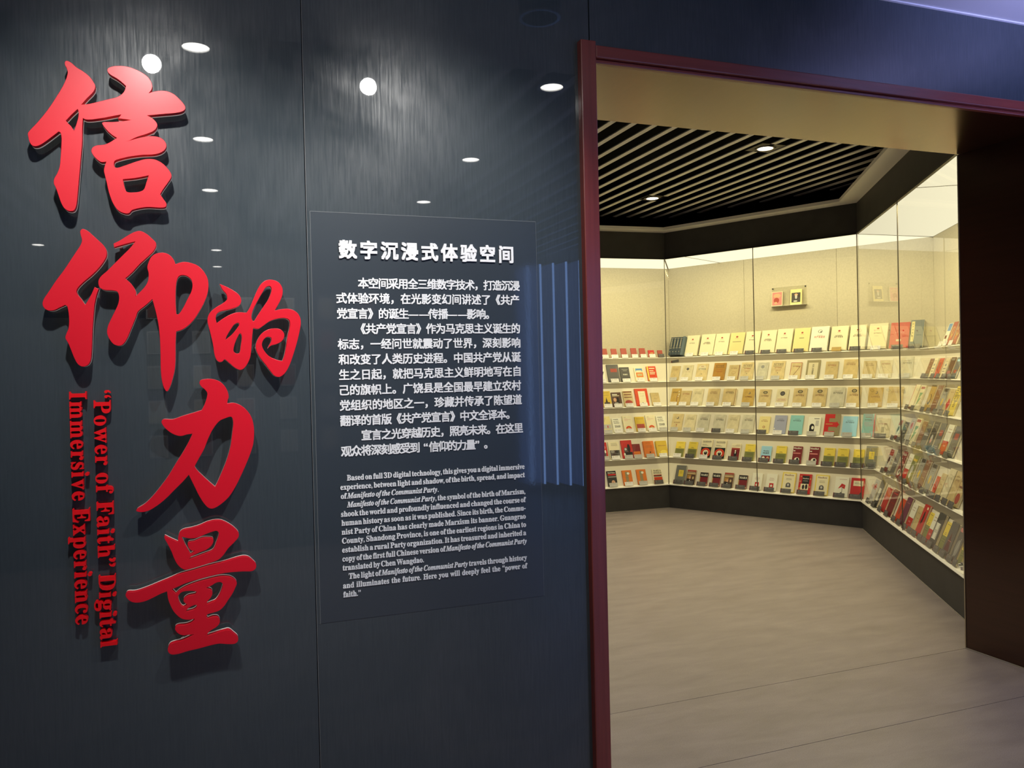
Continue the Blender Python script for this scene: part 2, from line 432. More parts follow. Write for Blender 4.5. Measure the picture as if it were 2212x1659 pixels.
rel(MB().box((1.306, -0.030, 0), (1.368, 0.012, 2.762)).build('door_frame_post', M_TRIM_V, dr, bevel=0.004))
rel(MB().box((1.3680, -0.028, 2.703), (3.93, 0.012, 2.748)).build('door_frame_header', M_TRIM_H, dr, bevel=0.004))
rel(MB().box((1.3685, -0.012, 2.6885), (3.93, 0.012, 2.7025)).build('header_bead', M_TRIM_H, dr, bevel=0.003))
rel(MB().box((3.857, -0.030, 0), (3.93, 0.012, 2.700)).build('door_frame_post', M_TRIM_V, dr, bevel=0.004))
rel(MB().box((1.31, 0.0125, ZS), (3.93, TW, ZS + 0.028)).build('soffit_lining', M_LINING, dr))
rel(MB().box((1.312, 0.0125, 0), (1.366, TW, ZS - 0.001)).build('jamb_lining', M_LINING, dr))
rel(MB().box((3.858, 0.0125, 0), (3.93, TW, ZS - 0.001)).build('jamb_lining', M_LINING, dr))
rel(MB().box((3.8545, TW - 0.004, 0.006), (3.8575, TW + 0.002, ZS - 0.002)).build('edge_bead', mat('brass_bead', (0.55, 0.47, 0.33), 0.3, 0.5, 0.5), dr))
rel(MB().box((3.853, 0.0, 0.0005), (3.8575, TW, 0.005)).build('sealant_line', M_SEAL, dr))

# ------------------------------------------------------------------ book room
C1 = Vector((4.905, 5.38, 0)); DM = Vector((0.952, -1.918, 0)).normalized(); C2 = C1 + DM * 2.143
DL = Vector((0.998, -0.063, 0)).normalized(); DR = Vector((math.cos(math.radians(-122.4)), math.sin(math.radians(-122.4)), 0))
LR = (C2.y - TW - 0.002) / -DR.y
TL = math.tan(math.radians(30.0)); TR = math.tan(math.radians(29.4))
CASES = {'L': (C1 - DL * 2.143, DL, 2.143, 0.0, TL), 'M': (C1, DM, 2.143, TL, TR), 'R': (C2, DR, LR, TR, 0.0)}
ZP, ZG, ZF, DEP, RISE, RUN, LEDGE = 0.274, 2.8175, 3.114, 0.787, 0.2885, 0.1275, 0.045
AL = math.atan2(RUN - LEDGE, 0.2155)
CASENAME = {'L': 'display case beside the door post', 'M': 'centre display case', 'R': 'side display case by the dark reveal'}
CL = {'L': 'entrance case', 'M': 'centre case', 'R': 'side case'}


def outn(d): return Vector((-d.y, d.x, 0))


def facet(key):
    o0, d, L, ta, tb = CASES[key]; n = outn(d)

    def pt(s, dep, z): return o0 + d * s + n * dep + Vector((0, 0, z))
    # a point (dep, z) of the profile mapped to both mitred ends
    e0 = lambda p: pt(-ta * p[0] + 0.0007, p[0], p[1]); e1 = lambda p: pt(L + tb * p[0] - 0.0007, p[0], p[1])
    root = empty('display_case', o0)
    tag(root, {'L': 'tall glazed entrance display case of stepped shelves, beside the red door post', 'M': 'tall glazed centre display case with six stepped shelves of old booklets', 'R': 'tall glazed side display case running towards the dark door reveal'}[key], 'display case', 'display cases of the book room')
    inv = Matrix.Translation(-o0)

    def R(o):
        o.matrix_parent_inverse = inv; return o
    # plinth
    R(MB().prism([(0, 0.0), (0, ZP - 0.012), (0.9, ZP - 0.012), (0.9, 0.0)], e0, e1).build('plinth', M_FASCIA, root))
    R(MB().prism([(-0.003, 0.0005), (-0.003, 0.006), (0.004, 0.006), (0.004, 0.0005)], e0, e1).build('sealant_line', M_SEAL, root))
    R(MB().prism([(-0.016, ZP - 0.010), (-0.016, ZP - 0.007), (-0.003, ZP + 0.0005), (0.002, ZP + 0.0005), (LEDGE, ZP + 0.006), (LEDGE, ZP - 0.010)], e0, e1).build('sill', M_LEDGE, root))
    # steps: sloped board, riser, ledge
    for k in range(5):
        d0 = RUN * k + LEDGE; z0 = 0.28 + RISE * k; d1 = RUN * (k + 1); z1 = z0 + 0.2155
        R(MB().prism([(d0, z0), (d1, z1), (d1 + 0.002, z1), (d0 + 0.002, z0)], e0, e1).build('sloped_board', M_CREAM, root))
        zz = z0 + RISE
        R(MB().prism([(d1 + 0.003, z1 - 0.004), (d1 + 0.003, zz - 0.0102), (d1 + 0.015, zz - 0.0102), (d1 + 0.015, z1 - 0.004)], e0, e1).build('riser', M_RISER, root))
        d2 = DEP if k == 4 else d1 + LEDGE + 0.012
        R(MB().prism([(d1 + 0.000, zz - 0.010), (d1 + 0.000, zz - 0.009), (d1 + 0.009, zz), (d2, zz), (d2, zz - 0.010)], e0, e1).build('shelf_ledge', M_LEDGE, root))
    # back panels with narrow joints
    cuts = {'M': [0.560, 1.629], 'L': [0.54, 1.6], 'R': [1.0, 2.05]}[key]
    ss = [-ta * DEP + 0.001] + cuts + [L + tb * DEP - 0.001]
    for i in range(3):
        a, b = ss[i] + (0.0015 if i else 0), ss[i + 1] - (0.0015 if i < 2 else 0)
        R(MB().prism([(DEP, 1.70), (DEP, ZG), (DEP + 0.012, ZG), (DEP + 0.012, 1.70)], lambda p: pt(a, p[0], p[1]), lambda p: pt(b, p[0], p[1])).build('back_panel', M_FABRIC, root))
    R(MB().prism([(DEP + 0.013, 0.0), (DEP + 0.013, ZF), (DEP + 0.05, ZF), (DEP + 0.05, 0)], e0, e1).build('carcass', M_BLACK, root))
    # luminous ceiling, split where the photograph shows a joint
    lc = {'M': [0.255], 'L': [], 'R': [2.02]}[key]
    se = [0.0] + lc + [L]
    for i in range(len(se) - 1):
        a0 = (lambda p: pt(-ta * p[0] + 0.006, p[0], p[1])) if i == 0 else (lambda p, s=se[i]: pt(s + 0.005, p[0], p[1]))
        a1 = (lambda p: pt(L + tb * p[0] - 0.006, p[0], p[1])) if i == len(se) - 2 else (lambda p, s=se[i + 1]: pt(s - 0.005, p[0], p[1]))
        R(MB().prism([(0.012, ZG), (0.012, ZG + 0.006), (DEP - 0.004, ZG + 0.006), (DEP - 0.004, ZG)], a0, a1).build('luminous_panel', M_LUM, root))
    jp = [(0.012, ZG - 0.0015), (0.012, ZG + 0.002), (DEP - 0.004, ZG + 0.002), (DEP - 0.004, ZG - 0.0015)]
    for s in lc: R(MB().prism(jp, lambda p, s=s: pt(s - 0.006, p[0], p[1]), lambda p, s=s: pt(s + 0.006, p[0], p[1])).build('panel_joint', M_JOINT, root))
    if ta: R(MB().prism(jp, lambda p: pt(-ta * p[0] + 0.001, p[0], p[1]), lambda p: pt(-ta * p[0] + 0.008, p[0], p[1])).build('panel_joint', M_JOINT, root))
    if tb: R(MB().prism(jp, lambda p: pt(L + tb * p[0] - 0.008, p[0], p[1]), lambda p: pt(L + tb * p[0] - 0.001, p[0], p[1])).build('panel_joint', M_JOINT, root))
    R(MB().prism([(0.0, ZG + 0.008), (0.0, ZG + 0.02), (DEP, ZG + 0.02), (DEP, ZG + 0.008)], e0, e1).build('ceiling_tray', M_JOINT, root))
    # fascia
    R(MB().prism([(-0.002, ZG), (-0.002, ZF), (0.010, ZF), (0.010, ZG)], e0, e1).build('fascia', M_FASCIA, root))
    R(MB().prism([(-0.014, ZG - 0.002), (-0.014, ZG + 0.012), (0.008, ZG + 0.012), (0.008, ZG - 0.002)], e0, e1).build('glazing_channel', M_DARKMET, root))
    # panes
    sp = {'M': [0, 1.0715, 2.143], 'L': [0, 1.0715, 2.143], 'R': [0, 1.51, L]}[key]
    for i in range(len(sp) - 1):
        a, b = sp[i] + 0.003, sp[i + 1] - 0.003
        R(mesh_obj('glass_pane', [pt(a, 0, ZP + 0.001), pt(b, 0, ZP + 0.001), pt(b, 0, ZG - 0.003), pt(a, 0, ZG - 0.003)], [(0, 1, 2, 3)], M_PANE, root))
    js = [sp[1]] + ([L] if key != 'R' else [])
    for s in [j_ - (0.0052 if j_ == L else 0) for j_ in js]:
        R(MB().prism([(-0.004, ZP), (-0.004, ZG), (0.003, ZG), (0.003, ZP)], lambda p: pt(s - 0.0035, p[0], p[1]), lambda p: pt(s + 0.0035, p[0], p[1])).build('glazing_joint', M_JOINT, root))
    if key == 'R':
        lk = pt(2.93, -0.002, 0.33)
        R(MB().cyl(lk, 0.012, 0.025, -n).box(lk - Vector((.008, .008, .03)), lk + Vector((.008, .008, .02))).build('lock', M_CHROME, root))
    # LED strip inside, behind the top of the pane
    a = pt(L / 2, 0.035, ZG - 0.012)
    l = lamp('AREA', 'lamp_case_strip', a, P_CASE * L, WARM, size=L * 0.93, size_y=0.010)
    zz = -(n * -0.25 + Vector((0, 0, -1))).normalized() * 1.0
    aim = (n * 0.22 + Vector((0, 0, -1))).normalized(); zax = -aim; xax = d; yax = zax.cross(xax)
    l.matrix_world = Matrix(((xax.x, yax.x, zax.x, a.x), (xax.y, yax.y, zax.y, a.y), (xax.z, yax.z, zax.z, a.z), (0, 0, 0, 1)))
    return root


for key in 'LMR': facet(key)

# corner beyond the case beside the door post: plain dark walls closing the room
V5 = C1 - DL * 2.143; V4 = Vector((1.40, 4.3, 0)); V3 = Vector((1.25, TW, 0))
ww = MB()
for a, b in ((V5, V4), (V4, V3)):
    nn = outn((b - a).normalized()) * -1
    ww.add([a, b, b + nn * 0.1, a + nn * 0.1, a + Vector((0, 0, ZF)), b + Vector((0, 0, ZF)), b + nn * 0.1 + Vector((0, 0, ZF)), a + nn * 0.1 + Vector((0, 0, ZF))], [(0, 1, 5, 4), (2, 3, 7, 6), (1, 2, 6, 5), (3, 0, 4, 7), (4, 5, 6, 7)])
struct(ww.build('wall_room', M_FASCIA))

# room ceiling: pale band round the recess, slats inside it
inset = 0.175
outer = [V3, V4, V5, C1, C2, C2 + DR * LR]


def off(poly, k):
    out = []; n_ = len(poly)
    for i in range(n_):
        a, b, c = poly[i - 1], poly[i], poly[(i + 1) % n_]
        d1 = (b - a).normalized(); d2 = (c - b).normalized(); n1 = -outn(d1); n2 = -outn(d2)
        m_ = (n1 + n2).normalized(); out.append(b + m_ * (k / m_.dot(n1)))
    return out


inner = off(outer, inset)
band = MB(); nn = len(outer)
for i in range(nn):
    a, b, c, d = outer[i], outer[(i + 1) % nn], inner[(i + 1) % nn], inner[i]
    up = Vector((0, 0, ZF)); t = Vector((0, 0, 0.03))
    band.add([a + up, b + up, c + up, d + up, a + up + t, b + up + t, c + up + t, d + up + t], [(0, 1, 2, 3), (4, 5, 6, 7), (3, 2, 6, 7)])
rc = struct(band.build('ceiling_room', M_STRIP))
wide = off(outer, -0.14)
wide[0].y = wide[-1].y = TW + 0.01
wv = MB()
for i in range(nn):
    a, b = wide[i], wide[(i + 1) % nn]
    wv.add([a + Vector((0, 0, ZF + 0.032)), b + Vector((0, 0, ZF + 0.032)), b + Vector((0, 0, 3.6)), a + Vector((0, 0, 3.6))], [(0, 1, 2, 3)])
wv.add([p + Vector((0, 0, 3.6)) for p in wide], [tuple(range(nn))])
wv.box((-4.6, TW, 3.62), (8.2, 7.2, 3.66))
wv.build('ceiling_void', M_BLACK, rc)


def inside_y(x):
    ys = []
    for i in range(nn):
        a, b = wide[i], wide[(i + 1) % nn]
        if (a.x - x) * (b.x - x) < 0: ys.append(a.y + (b.y - a.y) * (x - a.x) / (b.x - a.x))
    return (min(ys), max(ys)) if len(ys) >= 2 else None


x = 1.5
ZSL = 3.30
x = 3.042 - 0.165 * 11
while x < 5.95:
    yy = inside_y(x)
    if yy and yy[1] - yy[0] > 0.15:
        MB().box((x - 0.0225, yy[0] + 0.02, ZSL), (x + 0.0225, yy[1] - 0.02, ZSL + 0.008)).build('ceiling_slat', M_SLAT, rc)
    x += 0.165
rl = ['round warm downlight among the slats nearer the dark reveal', 'round warm downlight among the slats nearer the corner post', 'round warm downlight among the slats hidden behind the lettered wall', 'round warm downlight among the slats deep behind the lettered wall', 'added unseen warm downlight just inside the doorway, fill for the near floor']
for i, (x, y) in enumerate(ROOM_DOWN):
    e = empty('slat_downlight', (x, y, ZSL - 0.006)); tag(e, rl[i], 'downlight', 'downlights of the book room')
    MB().ring((0, 0, 0), 0.060, 0.070, 0.02).build('trim_ring', mat('pale_ring', (0.5, 0.46, 0.4), 0.4), e)
    q = MB().box((-0.11, -0.11, 0.006), (0.11, -0.055, 0.012)).box((-0.11, 0.055, 0.006), (0.11, 0.11, 0.012)).box((-0.11, -0.055, 0.006), (-0.07, 0.055, 0.012)).box((0.07, -0.055, 0.006), (0.11, 0.055, 0.012))
    q.build('mounting_plate', mat('plate', (0.05, 0.045, 0.04), 0.5), e)
    MB().cyl((0, 0, 0.003), 0.060, 0.004).build('diffuser', emit_mat('room_disc', (1, 0.93, 0.75), 9.0), e)

GLYPHS = {
 '信': [
  '-3508,24883 -3394,24841 -3253,24718 -3082,24617 -2926,24488 -2813,24321 -2780,24237 -2794,24128 -2865,24007 -2985,23866 -3151,23653c -2990,23680 -2754,23758 -2457,23868 -2217,23956 -2080,24058 -2008,24157 -1963,24306c -2100,24430 -2232,24521 -2379,24604 -2447,24695 -2433,24775 -2313,24847 -2133,24886 -1924,24889 -1714,24840 -1505,24746 -1355,24636 -1267,24496 -1243,24366 -1273,24256 -1337,24167c -1213,24216 -1027,24264 -842,24266 -657,24203 -504,24070 -383,23931 -338,23834 -356,23755 -436,23690 -609,23634 -952,23570 -1400,23487c -1294,23437 -1189,23346 -1136,23244 -1148,23160 -1227,23053 -1429,22937 -1675,22834 -1889,22712c -1584,22825 -1277,22886 -1063,22856 -942,22759 -896,22635 -933,22519 -1043,22417 -1230,22344 -1597,22294 -1932,22221 -2264,22105 -2325,22061 -2342,21978 -2323,21898 -2270,21875 -2028,21967 -1724,22103 -1448,22192 -1234,22193 -1021,22091 -870,21928 -787,21782 -790,21681 -880,21525 -1041,21281 -1106,21154c -1017,21015 -943,20885 -961,20794 -1055,20759 -1484,20754 -1759,20694 -1897,20638 -1974,20552 -2065,20538 -2243,20605 -2358,20747 -2442,20940 -2510,21198 -2549,21425 -2588,21618 -2614,21764 -2596,21879 -2548,22030c -2681,22014 -2797,22094 -2896,22217 -2931,22328 -2891,22429 -2786,22492 -2579,22534 -2429,22617 -2247,22756c -2365,22829 -2509,22964 -2609,23103 -2628,23157 -2592,23189 -2325,23218 -2055,23268 -1874,23313c -2054,23324 -2203,23331c -2157,23387 -2116,23450c -2321,23389 -2648,23295 -2943,23230 -3060,23227 -3126,23253c -3147,23009 -3163,22586 -3211,22097 -3261,21608 -3318,21055 -3348,20794 -3387,20631 -3447,20553 -3562,20541 -3661,20601 -3743,20742 -3809,20963 -3874,21184 -3922,21310 -3916,21439 -3835,21604 -3765,21801 -3728,22125 -3705,22448 -3695,22642 -3719,22784 -3761,22816c -3878,22707 -4052,22549 -4225,22408 -4339,22352 -4437,22360 -4504,22451 -4536,22607 -4542,22702 -4495,22785 -4293,23040 -4030,23414 -3793,23820 -3613,24159 -3521,24393 -3488,24558 -3514,24667 -3554,24759 -3552,24840',
  '-3256,23510c -3404,23348 -3567,23147c -3512,23075 -3442,23000 -3364,22878c -3295,23093 -3244,23292 -3235,23422',
  '-2114,21543c -1766,21604 -1415,21699c -1481,21489 -1556,21279 -1655,21213 -1808,21178 -2018,21186 -2080,21338',
 ],
 '仰': [
  '-3222,20036 -3086,19987 -2958,19864 -2797,19705 -2668,19562 -2605,19417 -2616,19251 -2714,19064 -2851,18877 -3021,18690 -3222,18503 -3373,18336 -3425,18226 -3401,18135 -3317,18009 -3254,17900 -3207,17827c -3139,17938 -3035,18140 -2947,18354c -2898,18325 -2843,18297c -2904,18105 -2960,17848 -2990,17591 -3025,17224 -3052,16820 -3079,16417 -3111,16197 -3186,16070 -3318,16029 -3431,16093 -3524,16277 -3599,16496 -3674,16715 -3742,16861 -3723,16970 -3664,17115 -3637,17297 -3642,17587 -3679,17787 -3721,17816c -3857,17749 -4020,17665 -4179,17664 -4272,17746 -4301,17854 -4266,17980 -4134,18198 -3934,18526 -3733,18820 -3531,19152 -3396,19374 -3277,19578 -3241,19707 -3269,19852 -3280,19968',
  '-2413,19637c -2229,19744 -2023,19892 -1817,20012 -1680,20036 -1511,19956 -1376,19830 -1269,19710 -1261,19609 -1334,19457 -1493,19283 -1704,19072 -1915,18825 -2123,18616c -1991,18488 -1893,18341 -1846,18193 -1866,18088c -1726,18232 -1584,18402 -1505,18572 -1489,18797 -1519,18946 -1480,19115 -1390,19286 -1250,19384 -1041,19409 -886,19339 -784,19209 -735,19078c -522,19148 -310,19127 -98,19037 59,18869 161,18660 181,18450 150,18219 53,17950 -97,17662 -283,17375 -465,17192 -609,17097 -769,17041c -795,16692 -805,16314 -832,15935 -891,15671 -986,15371 -1070,15241 -1144,15337 -1207,15603 -1226,15942 -1222,16394 -1227,16846 -1253,17223 -1312,17599 -1405,18011c -1599,17822 -1809,17634 -1864,17484 -1937,17298 -2027,17074 -2118,16852 -2240,16667 -2342,16627 -2475,16669 -2588,16817 -2650,17002 -2629,17187 -2522,17445 -2416,17667 -2327,17890 -2305,18094 -2352,18223 -2468,18258 -2701,18273 -2815,18345 -2844,18510 -2791,18640 -2587,18846 -2381,19073 -2173,19301 -1965,19530 -1824,19721c -2029,19658 -2233,19588 -2402,19527c',
  '-567,18749 -426,18725 -305,18613 -274,18442 -314,18251 -426,18022 -557,17754 -685,17571 -738,17564 -761,17753 -761,18056 -746,18359 -712,18587 -656,18701',
 ],
 '的': [
  '501,18502c 681,18427 898,18307 1060,18173 1123,18019 1090,17882 996,17804 773,17725 516,17665 405,17588 365,17453 390,17299c 546,17415 769,17551 991,17629 1269,17623c 1365,17768 1484,18042 1603,18317 1721,18515 1874,18635 2064,18658 2252,18583 2363,18407 2365,18210 2275,17972 2116,17694c 2346,17743 2576,17745 2767,17658 2879,17500 2905,17301 2847,16982 2740,16585 2635,16268 2532,15991 2372,15717 2197,15602 2064,15644 1917,15825 1808,15984 1626,16242 1537,16439 1522,16596 1584,16791 1720,16986 1911,17103 2102,17131 2272,17103 2377,16984 2381,16865 2321,16747 2166,16649 1974,16592 1878,16506c 1918,16592 1998,16769 1981,16847 1868,16868 1752,16770 1703,16633 1745,16476 1891,16278 2115,16156 2312,16106c 2365,16232 2430,16508 2497,16904 2571,17221 2559,17380 2473,17447 2301,17458 1994,17379 1763,17221 1611,17124 1454,17143c 1417,16870 1391,16558 1346,16246 1266,16052 1170,15917 1057,15849 911,15903 731,16061 588,16179 532,16122 440,16104 351,16183 295,16376 272,16607 224,16876 176,17107 128,17337 142,17491 226,17645 410,17800 595,17917 708,18034 693,18188 587,18322',
  '1983,18460 2038,18382 2016,18244 1935,18047 1778,17810 1622,17574 1467,17358 1413,17456 1457,17690 1594,17965 1751,18241 1869,18419',
  '1020,17307 1048,17261 979,17144 827,16951 629,16782c 679,16913 794,17106 908,17261',
  '1067,16981 1110,16911 1076,16600 1034,16386 959,16356 861,16427 872,16563 971,16834',
 ],
 '力': [
  '-21,15588 171,15594 395,15527 553,15386 646,15212 680,15021 648,14919 636,14823c 832,14834 1027,14751 1204,14589 1331,14376 1391,14130 1401,13851 1366,13539 1269,13232 1128,12892 971,12555 799,12221 596,11925 330,11704 135,11616 23,11642 -86,11753 -239,12020 -389,12371 -523,12693c -701,12494 -926,12273 -1181,12022 -1433,11823 -1681,11691 -1895,11668 -2006,11717 -1984,11765 -1768,11898 -1517,12147 -1326,12385 -1102,12689 -907,13014 -679,13373 -514,13669 -387,13934c -539,13921 -728,13882 -914,13942 -1097,14085 -1217,14241 -1245,14343 -1198,14408 -934,14398 -650,14488 -333,14577 -109,14644c -25,14804 44,15007 64,15160 3,15264 -106,15369 -151,15472 -117,15556',
  '740,14406 792,14259 760,13915 683,13436 558,13030 403,12661 283,12394 216,12268c 59,12426 -128,12626 -283,12807 -356,12930c -242,13145 -75,13442 61,13777 196,14044 396,14292 560,14365',
 ],
 '量': [
  '-1248,10903c -1088,10800 -878,10677c -868,10839 -824,10968 -726,11034 -477,11072 -254,11127 -28,11212 198,11247 367,11224 563,11117 759,10949 864,10804 861,10683 748,10542 544,10349 396,10152 252,10031 -4,9952 -313,9879 -564,9830 -702,9824 -810,9886 -917,10015 -994,10186 -1070,10415 -1173,10660 -1257,10845',
  '-773,10830c -540,10759 -318,10766 -150,10828 133,10914 232,10920 287,10855 263,10707 194,10533 105,10346 -164,10252 -389,10185 -578,10135c -527,10199 -443,10241 -274,10308 -77,10373 66,10485 126,10614 100,10707 -40,10740 -207,10744 -432,10666 -593,10642 -606,10548 -562,10440 -494,10383 -406,10359c -538,10283c -657,10523 -734,10708',
  '-2357,9249 -2316,9316 -2092,9311 -1744,9397 -1419,9508 -1118,9608 -870,9699 -454,9789 -34,9880 391,9942 822,10035 995,10054 1138,10018 1280,9882 1356,9783 1347,9662 1243,9581 954,9596 525,9605 99,9566 -323,9492 -685,9412 -906,9333 -1086,9265c -980,9128c -882,9212 -687,9309 -325,9417 41,9482 267,9509 437,9500 607,9451 733,9347 773,9252 727,9120 622,8920 503,8753 385,8586 241,8467 42,8417 -99,8389 -134,8333 -89,8262c 67,8299 207,8261 252,8150 230,8062 143,7968 1,7896 -100,7819 -130,7736c 54,7769 338,7822 509,7830 648,7706 765,7563 756,7449 669,7385 469,7397 215,7447 -11,7432 -376,7378 -682,7345 -958,7295 -1149,7307 -1234,7393 -1239,7512 -1182,7607 -1059,7650 -894,7672 -672,7746 -504,7828c -670,7835 -807,7838 -942,7915 -1027,8045 -1014,8117 -936,8152 -717,8153 -550,8206 -459,8299c -658,8294 -822,8345 -956,8465 -1061,8611 -1151,8829 -1201,9012 -1223,9221c -1400,9168 -1618,9075 -1834,8998 -2047,8980 -2205,9027 -2308,9127',
  '-914,9038 -843,9133 -746,9167 -526,9157 -394,9112 -431,9056 -640,9021 -752,8945 -767,8872 -668,8751c -785,8696 -852,8764 -904,8903',
  '-121,9200c 35,9258 178,9332 305,9333 360,9267 343,9163 252,8933 136,8781 8,8736 -100,8704c -104,8764 12,8901 57,9015 32,9123',
  '-398,8709 -414,8637 -513,8574 -720,8555c -649,8635 -509,8708',
 ],
}
# ------------------------------------------------------------------ red calligraphy
YF = -0.055


def smooth(spec, sub=5):
    P = []; cor = []
    for t in spec.split():
        c = t.endswith('c'); a, b = t.rstrip('c').split(',')
        P.append(Vector((int(a) / 1e4, int(b) / 1e4))); cor.append(c)
    n = len(P); out = []
    for i in range(n):
        p1, p2 = P[i], P[(i + 1) % n]
        p0 = P[i - 1] if not cor[i] else p1 - (p2 - p1) * 0.6
        p3 = P[(i + 2) % n] if not cor[(i + 1) % n] else p2 + (p2 - p1) * 0.6
        if cor[i]: p0 = p1 - (p2 - p1) * 0.4
        if (p2 - p1).length < 0.004: out.append(p1); continue
        # centripetal parameters keep uneven spans smooth
        t0 = 0.0; t1 = t0 + max(1e-5, (p1 - p0).length) ** 0.5; t2 = t1 + max(1e-5, (p2 - p1).length) ** 0.5; t3 = t2 + max(1e-5, (p3 - p2).length) ** 0.5
        for k in range(sub):
            t = t1 + (t2 - t1) * k / sub
            A1 = p0 * ((t1 - t) / (t1 - t0)) + p1 * ((t - t0) / (t1 - t0)); A2 = p1 * ((t2 - t) / (t2 - t1)) + p2 * ((t - t1) / (t2 - t1)); A3 = p2 * ((t3 - t) / (t3 - t2)) + p3 * ((t - t2) / (t3 - t2))
            B1 = A1 * ((t2 - t) / (t2 - t0)) + A2 * ((t - t0) / (t2 - t0)); B2 = A2 * ((t3 - t) / (t3 - t1)) + A3 * ((t - t1) / (t3 - t1))
            out.append(B1 * ((t2 - t) / (t2 - t1)) + B2 * ((t - t1) / (t2 - t1)))
    return out


def slab(loops, origin, y0, y1, name, mats, parent, bevel=0.0):
    c = bpy.data.curves.new(name, 'CURVE'); c.dimensions = '2D'; c.fill_mode = 'BOTH'; c.extrude = abs(y1 - y0) / 2 - bevel
    c.bevel_depth = bevel; c.bevel_resolution = 1; c.offset = -bevel
    for lp in loops:
        s = c.splines.new('POLY'); s.points.add(len(lp) - 1); s.use_cyclic_u = True
        for q, p in zip(s.points, lp): q.co = (p.x - origin[0], p.y - origin[2], 0, 1)
    o = bpy.data.objects.new(name, c); COL.objects.link(o)
    dg = bpy.context.evaluated_depsgraph_get(); me = bpy.data.meshes.new_from_object(o.evaluated_get(dg))
    bpy.data.objects.remove(o); bpy.data.curves.remove(c)
    me.transform(Matrix(((1, 0, 0, 0), (0, 0, -1, (y0 + y1) / 2 - origin[1]), (0, 1, 0, 0), (0, 0, 0, 1))))
    me.materials.clear(); me.materials.append(mats)
    for p in me.polygons: p.use_smooth = False
    o = bpy.data.objects.new(name, me); COL.objects.link(o); o.parent = parent
    return o


M_RED = mat('red_lacquer_face', (0.74, 0.003, 0.020), 0.45, 0.35, coat=0.2, coat_rough=0.25)
M_WEDGE = mat('acrylic_added_glow', (0.75, 0.73, 0.68), 0.3, 0.5, emit=(1.0, 0.93, 0.82), estr=0.18)  # faint glow added to the white layer to brighten its visible edge
HAN = {'信': ('red_character', 'red raised brush character meaning faith, topmost of the five'),
       '仰': ('red_character', 'red raised brush character second from the top, with a long downward stroke'),
       '的': ('red_character', 'smaller red raised brush character standing beside the second one near the panel joint'),
       '力': ('red_character', 'red raised brush character meaning power, second from the bottom'),
       '量': ('red_character', 'red raised brush character of stacked strokes, lowest of the five')}
for ch, loops in GLYPHS.items():
    L = [smooth(s) for s in loops]
    ax = [p for l in L for p in l]; cx = sum(p.x for p in ax) / len(ax); cz = sum(p.y for p in ax) / len(ax)
    e = empty(HAN[ch][0], (cx, 0, cz)); tag(e, HAN[ch][1], 'wall lettering', 'large red wall characters')
    slab(L, (cx, 0, cz), YF, YF + 0.022, 'red_face', M_RED, e, bevel=0.0008)
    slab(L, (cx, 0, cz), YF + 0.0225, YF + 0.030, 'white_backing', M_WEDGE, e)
    # hidden standoff studs between backing and wall, placed inside the strokes
    outer_l = max(L, key=lambda l: len(l))
    for q in range(0, len(outer_l), max(1, len(outer_l) // 9)):
        p = outer_l[q]; p2 = outer_l[(q + 3) % len(outer_l)]; t = (p2 - p).normalized()
        for sgn in (1, -1):
            c = p + Vector((-t.y, t.x)) * 0.016 * sgn
            ins = False; j = len(outer_l) - 1
            for i in range(len(outer_l)):
                a_, b_ = outer_l[i], outer_l[j]
                if (a_.y > c.y) != (b_.y > c.y) and c.x < (b_.x - a_.x) * (c.y - a_.y) / (b_.y - a_.y) + a_.x: ins = not ins
                j = i
            if ins: MB().cyl((c.x - cx, YF + 0.030, c.y - cz), 0.005, 0.0255, (0, 1, 0), 10).build('standoff_stud', M_CHROME, e); break

# ------------------------------------------------------------------ red English letters, reading downwards
M_RED2 = mat('red_letter_face', (0.86, 0.004, 0.010), 0.45, 0.35)


def down_line(text, xbase, ztop, zbot, em, tilt):
    g = [serif(c) if c.isalnum() else c for c in text]
    cum = []; pos = 0.0
    SP = 0.27; TR_ = 0.085
    adv = []
    for c in g:
        if c == ' ': adv.append((None, SP)); continue
        v, f, x0, x1, y0, y1 = txt_mesh(c, 0.008, 0.0, 3)
        adv.append(((v, f, x0, x1), (x1 - x0) + TR_))
    tot = sum(a for _, a in adv) - TR_
    k = (ztop - zbot) / tot
    p = 0.0
    words = text.split(' '); wi = 0; li = 0
    for c0, c, (m_, a) in zip(text, g, adv):
        if m_ is None: p += a; wi += 1; li = 0; continue
        v, f, x0, x1 = m_
        o = txt_mesh(c, 0.008, 0.011, 3)
        zc = ztop - (p + (x1 - x0) / 2) * k
        xb = xbase + (ztop - zc) * tilt
        vs = [Vector((q.y * em, -q.z, -((q.x - x0) - (x1 - x0) / 2) * k)) for q in o[0]]
        e = mesh_obj('red_letter', vs, o[1], M_RED2)
        e.location = (xb, -0.019, zc)
        li += 1
        nm = {'“': 'opening quote mark', '”': 'closing quote mark'}.get(c0, 'letter ' + c0)
        wn = ('first', 'second', 'third', 'fourth')[wi]; ln = ('first', 'second', 'third', 'fourth', 'fifth', 'sixth', 'seventh', 'eighth', 'ninth', 'tenth')[li - 1]
        tag(e, 'small red raised %s, %s in the %s word of the %s sideways line' % (nm, ln, wn, 'longer' if 'Power' in text else 'shorter'), 'letter', 'small red sideways letters')
        p += a


down_line('“Power of Faith” Digital', -0.3085, 1.5327, 0.7700, 0.0655, 0.0)
down_line('Immersive Experience', -0.372, 1.5308, 0.8450, 0.0655, 0.0)

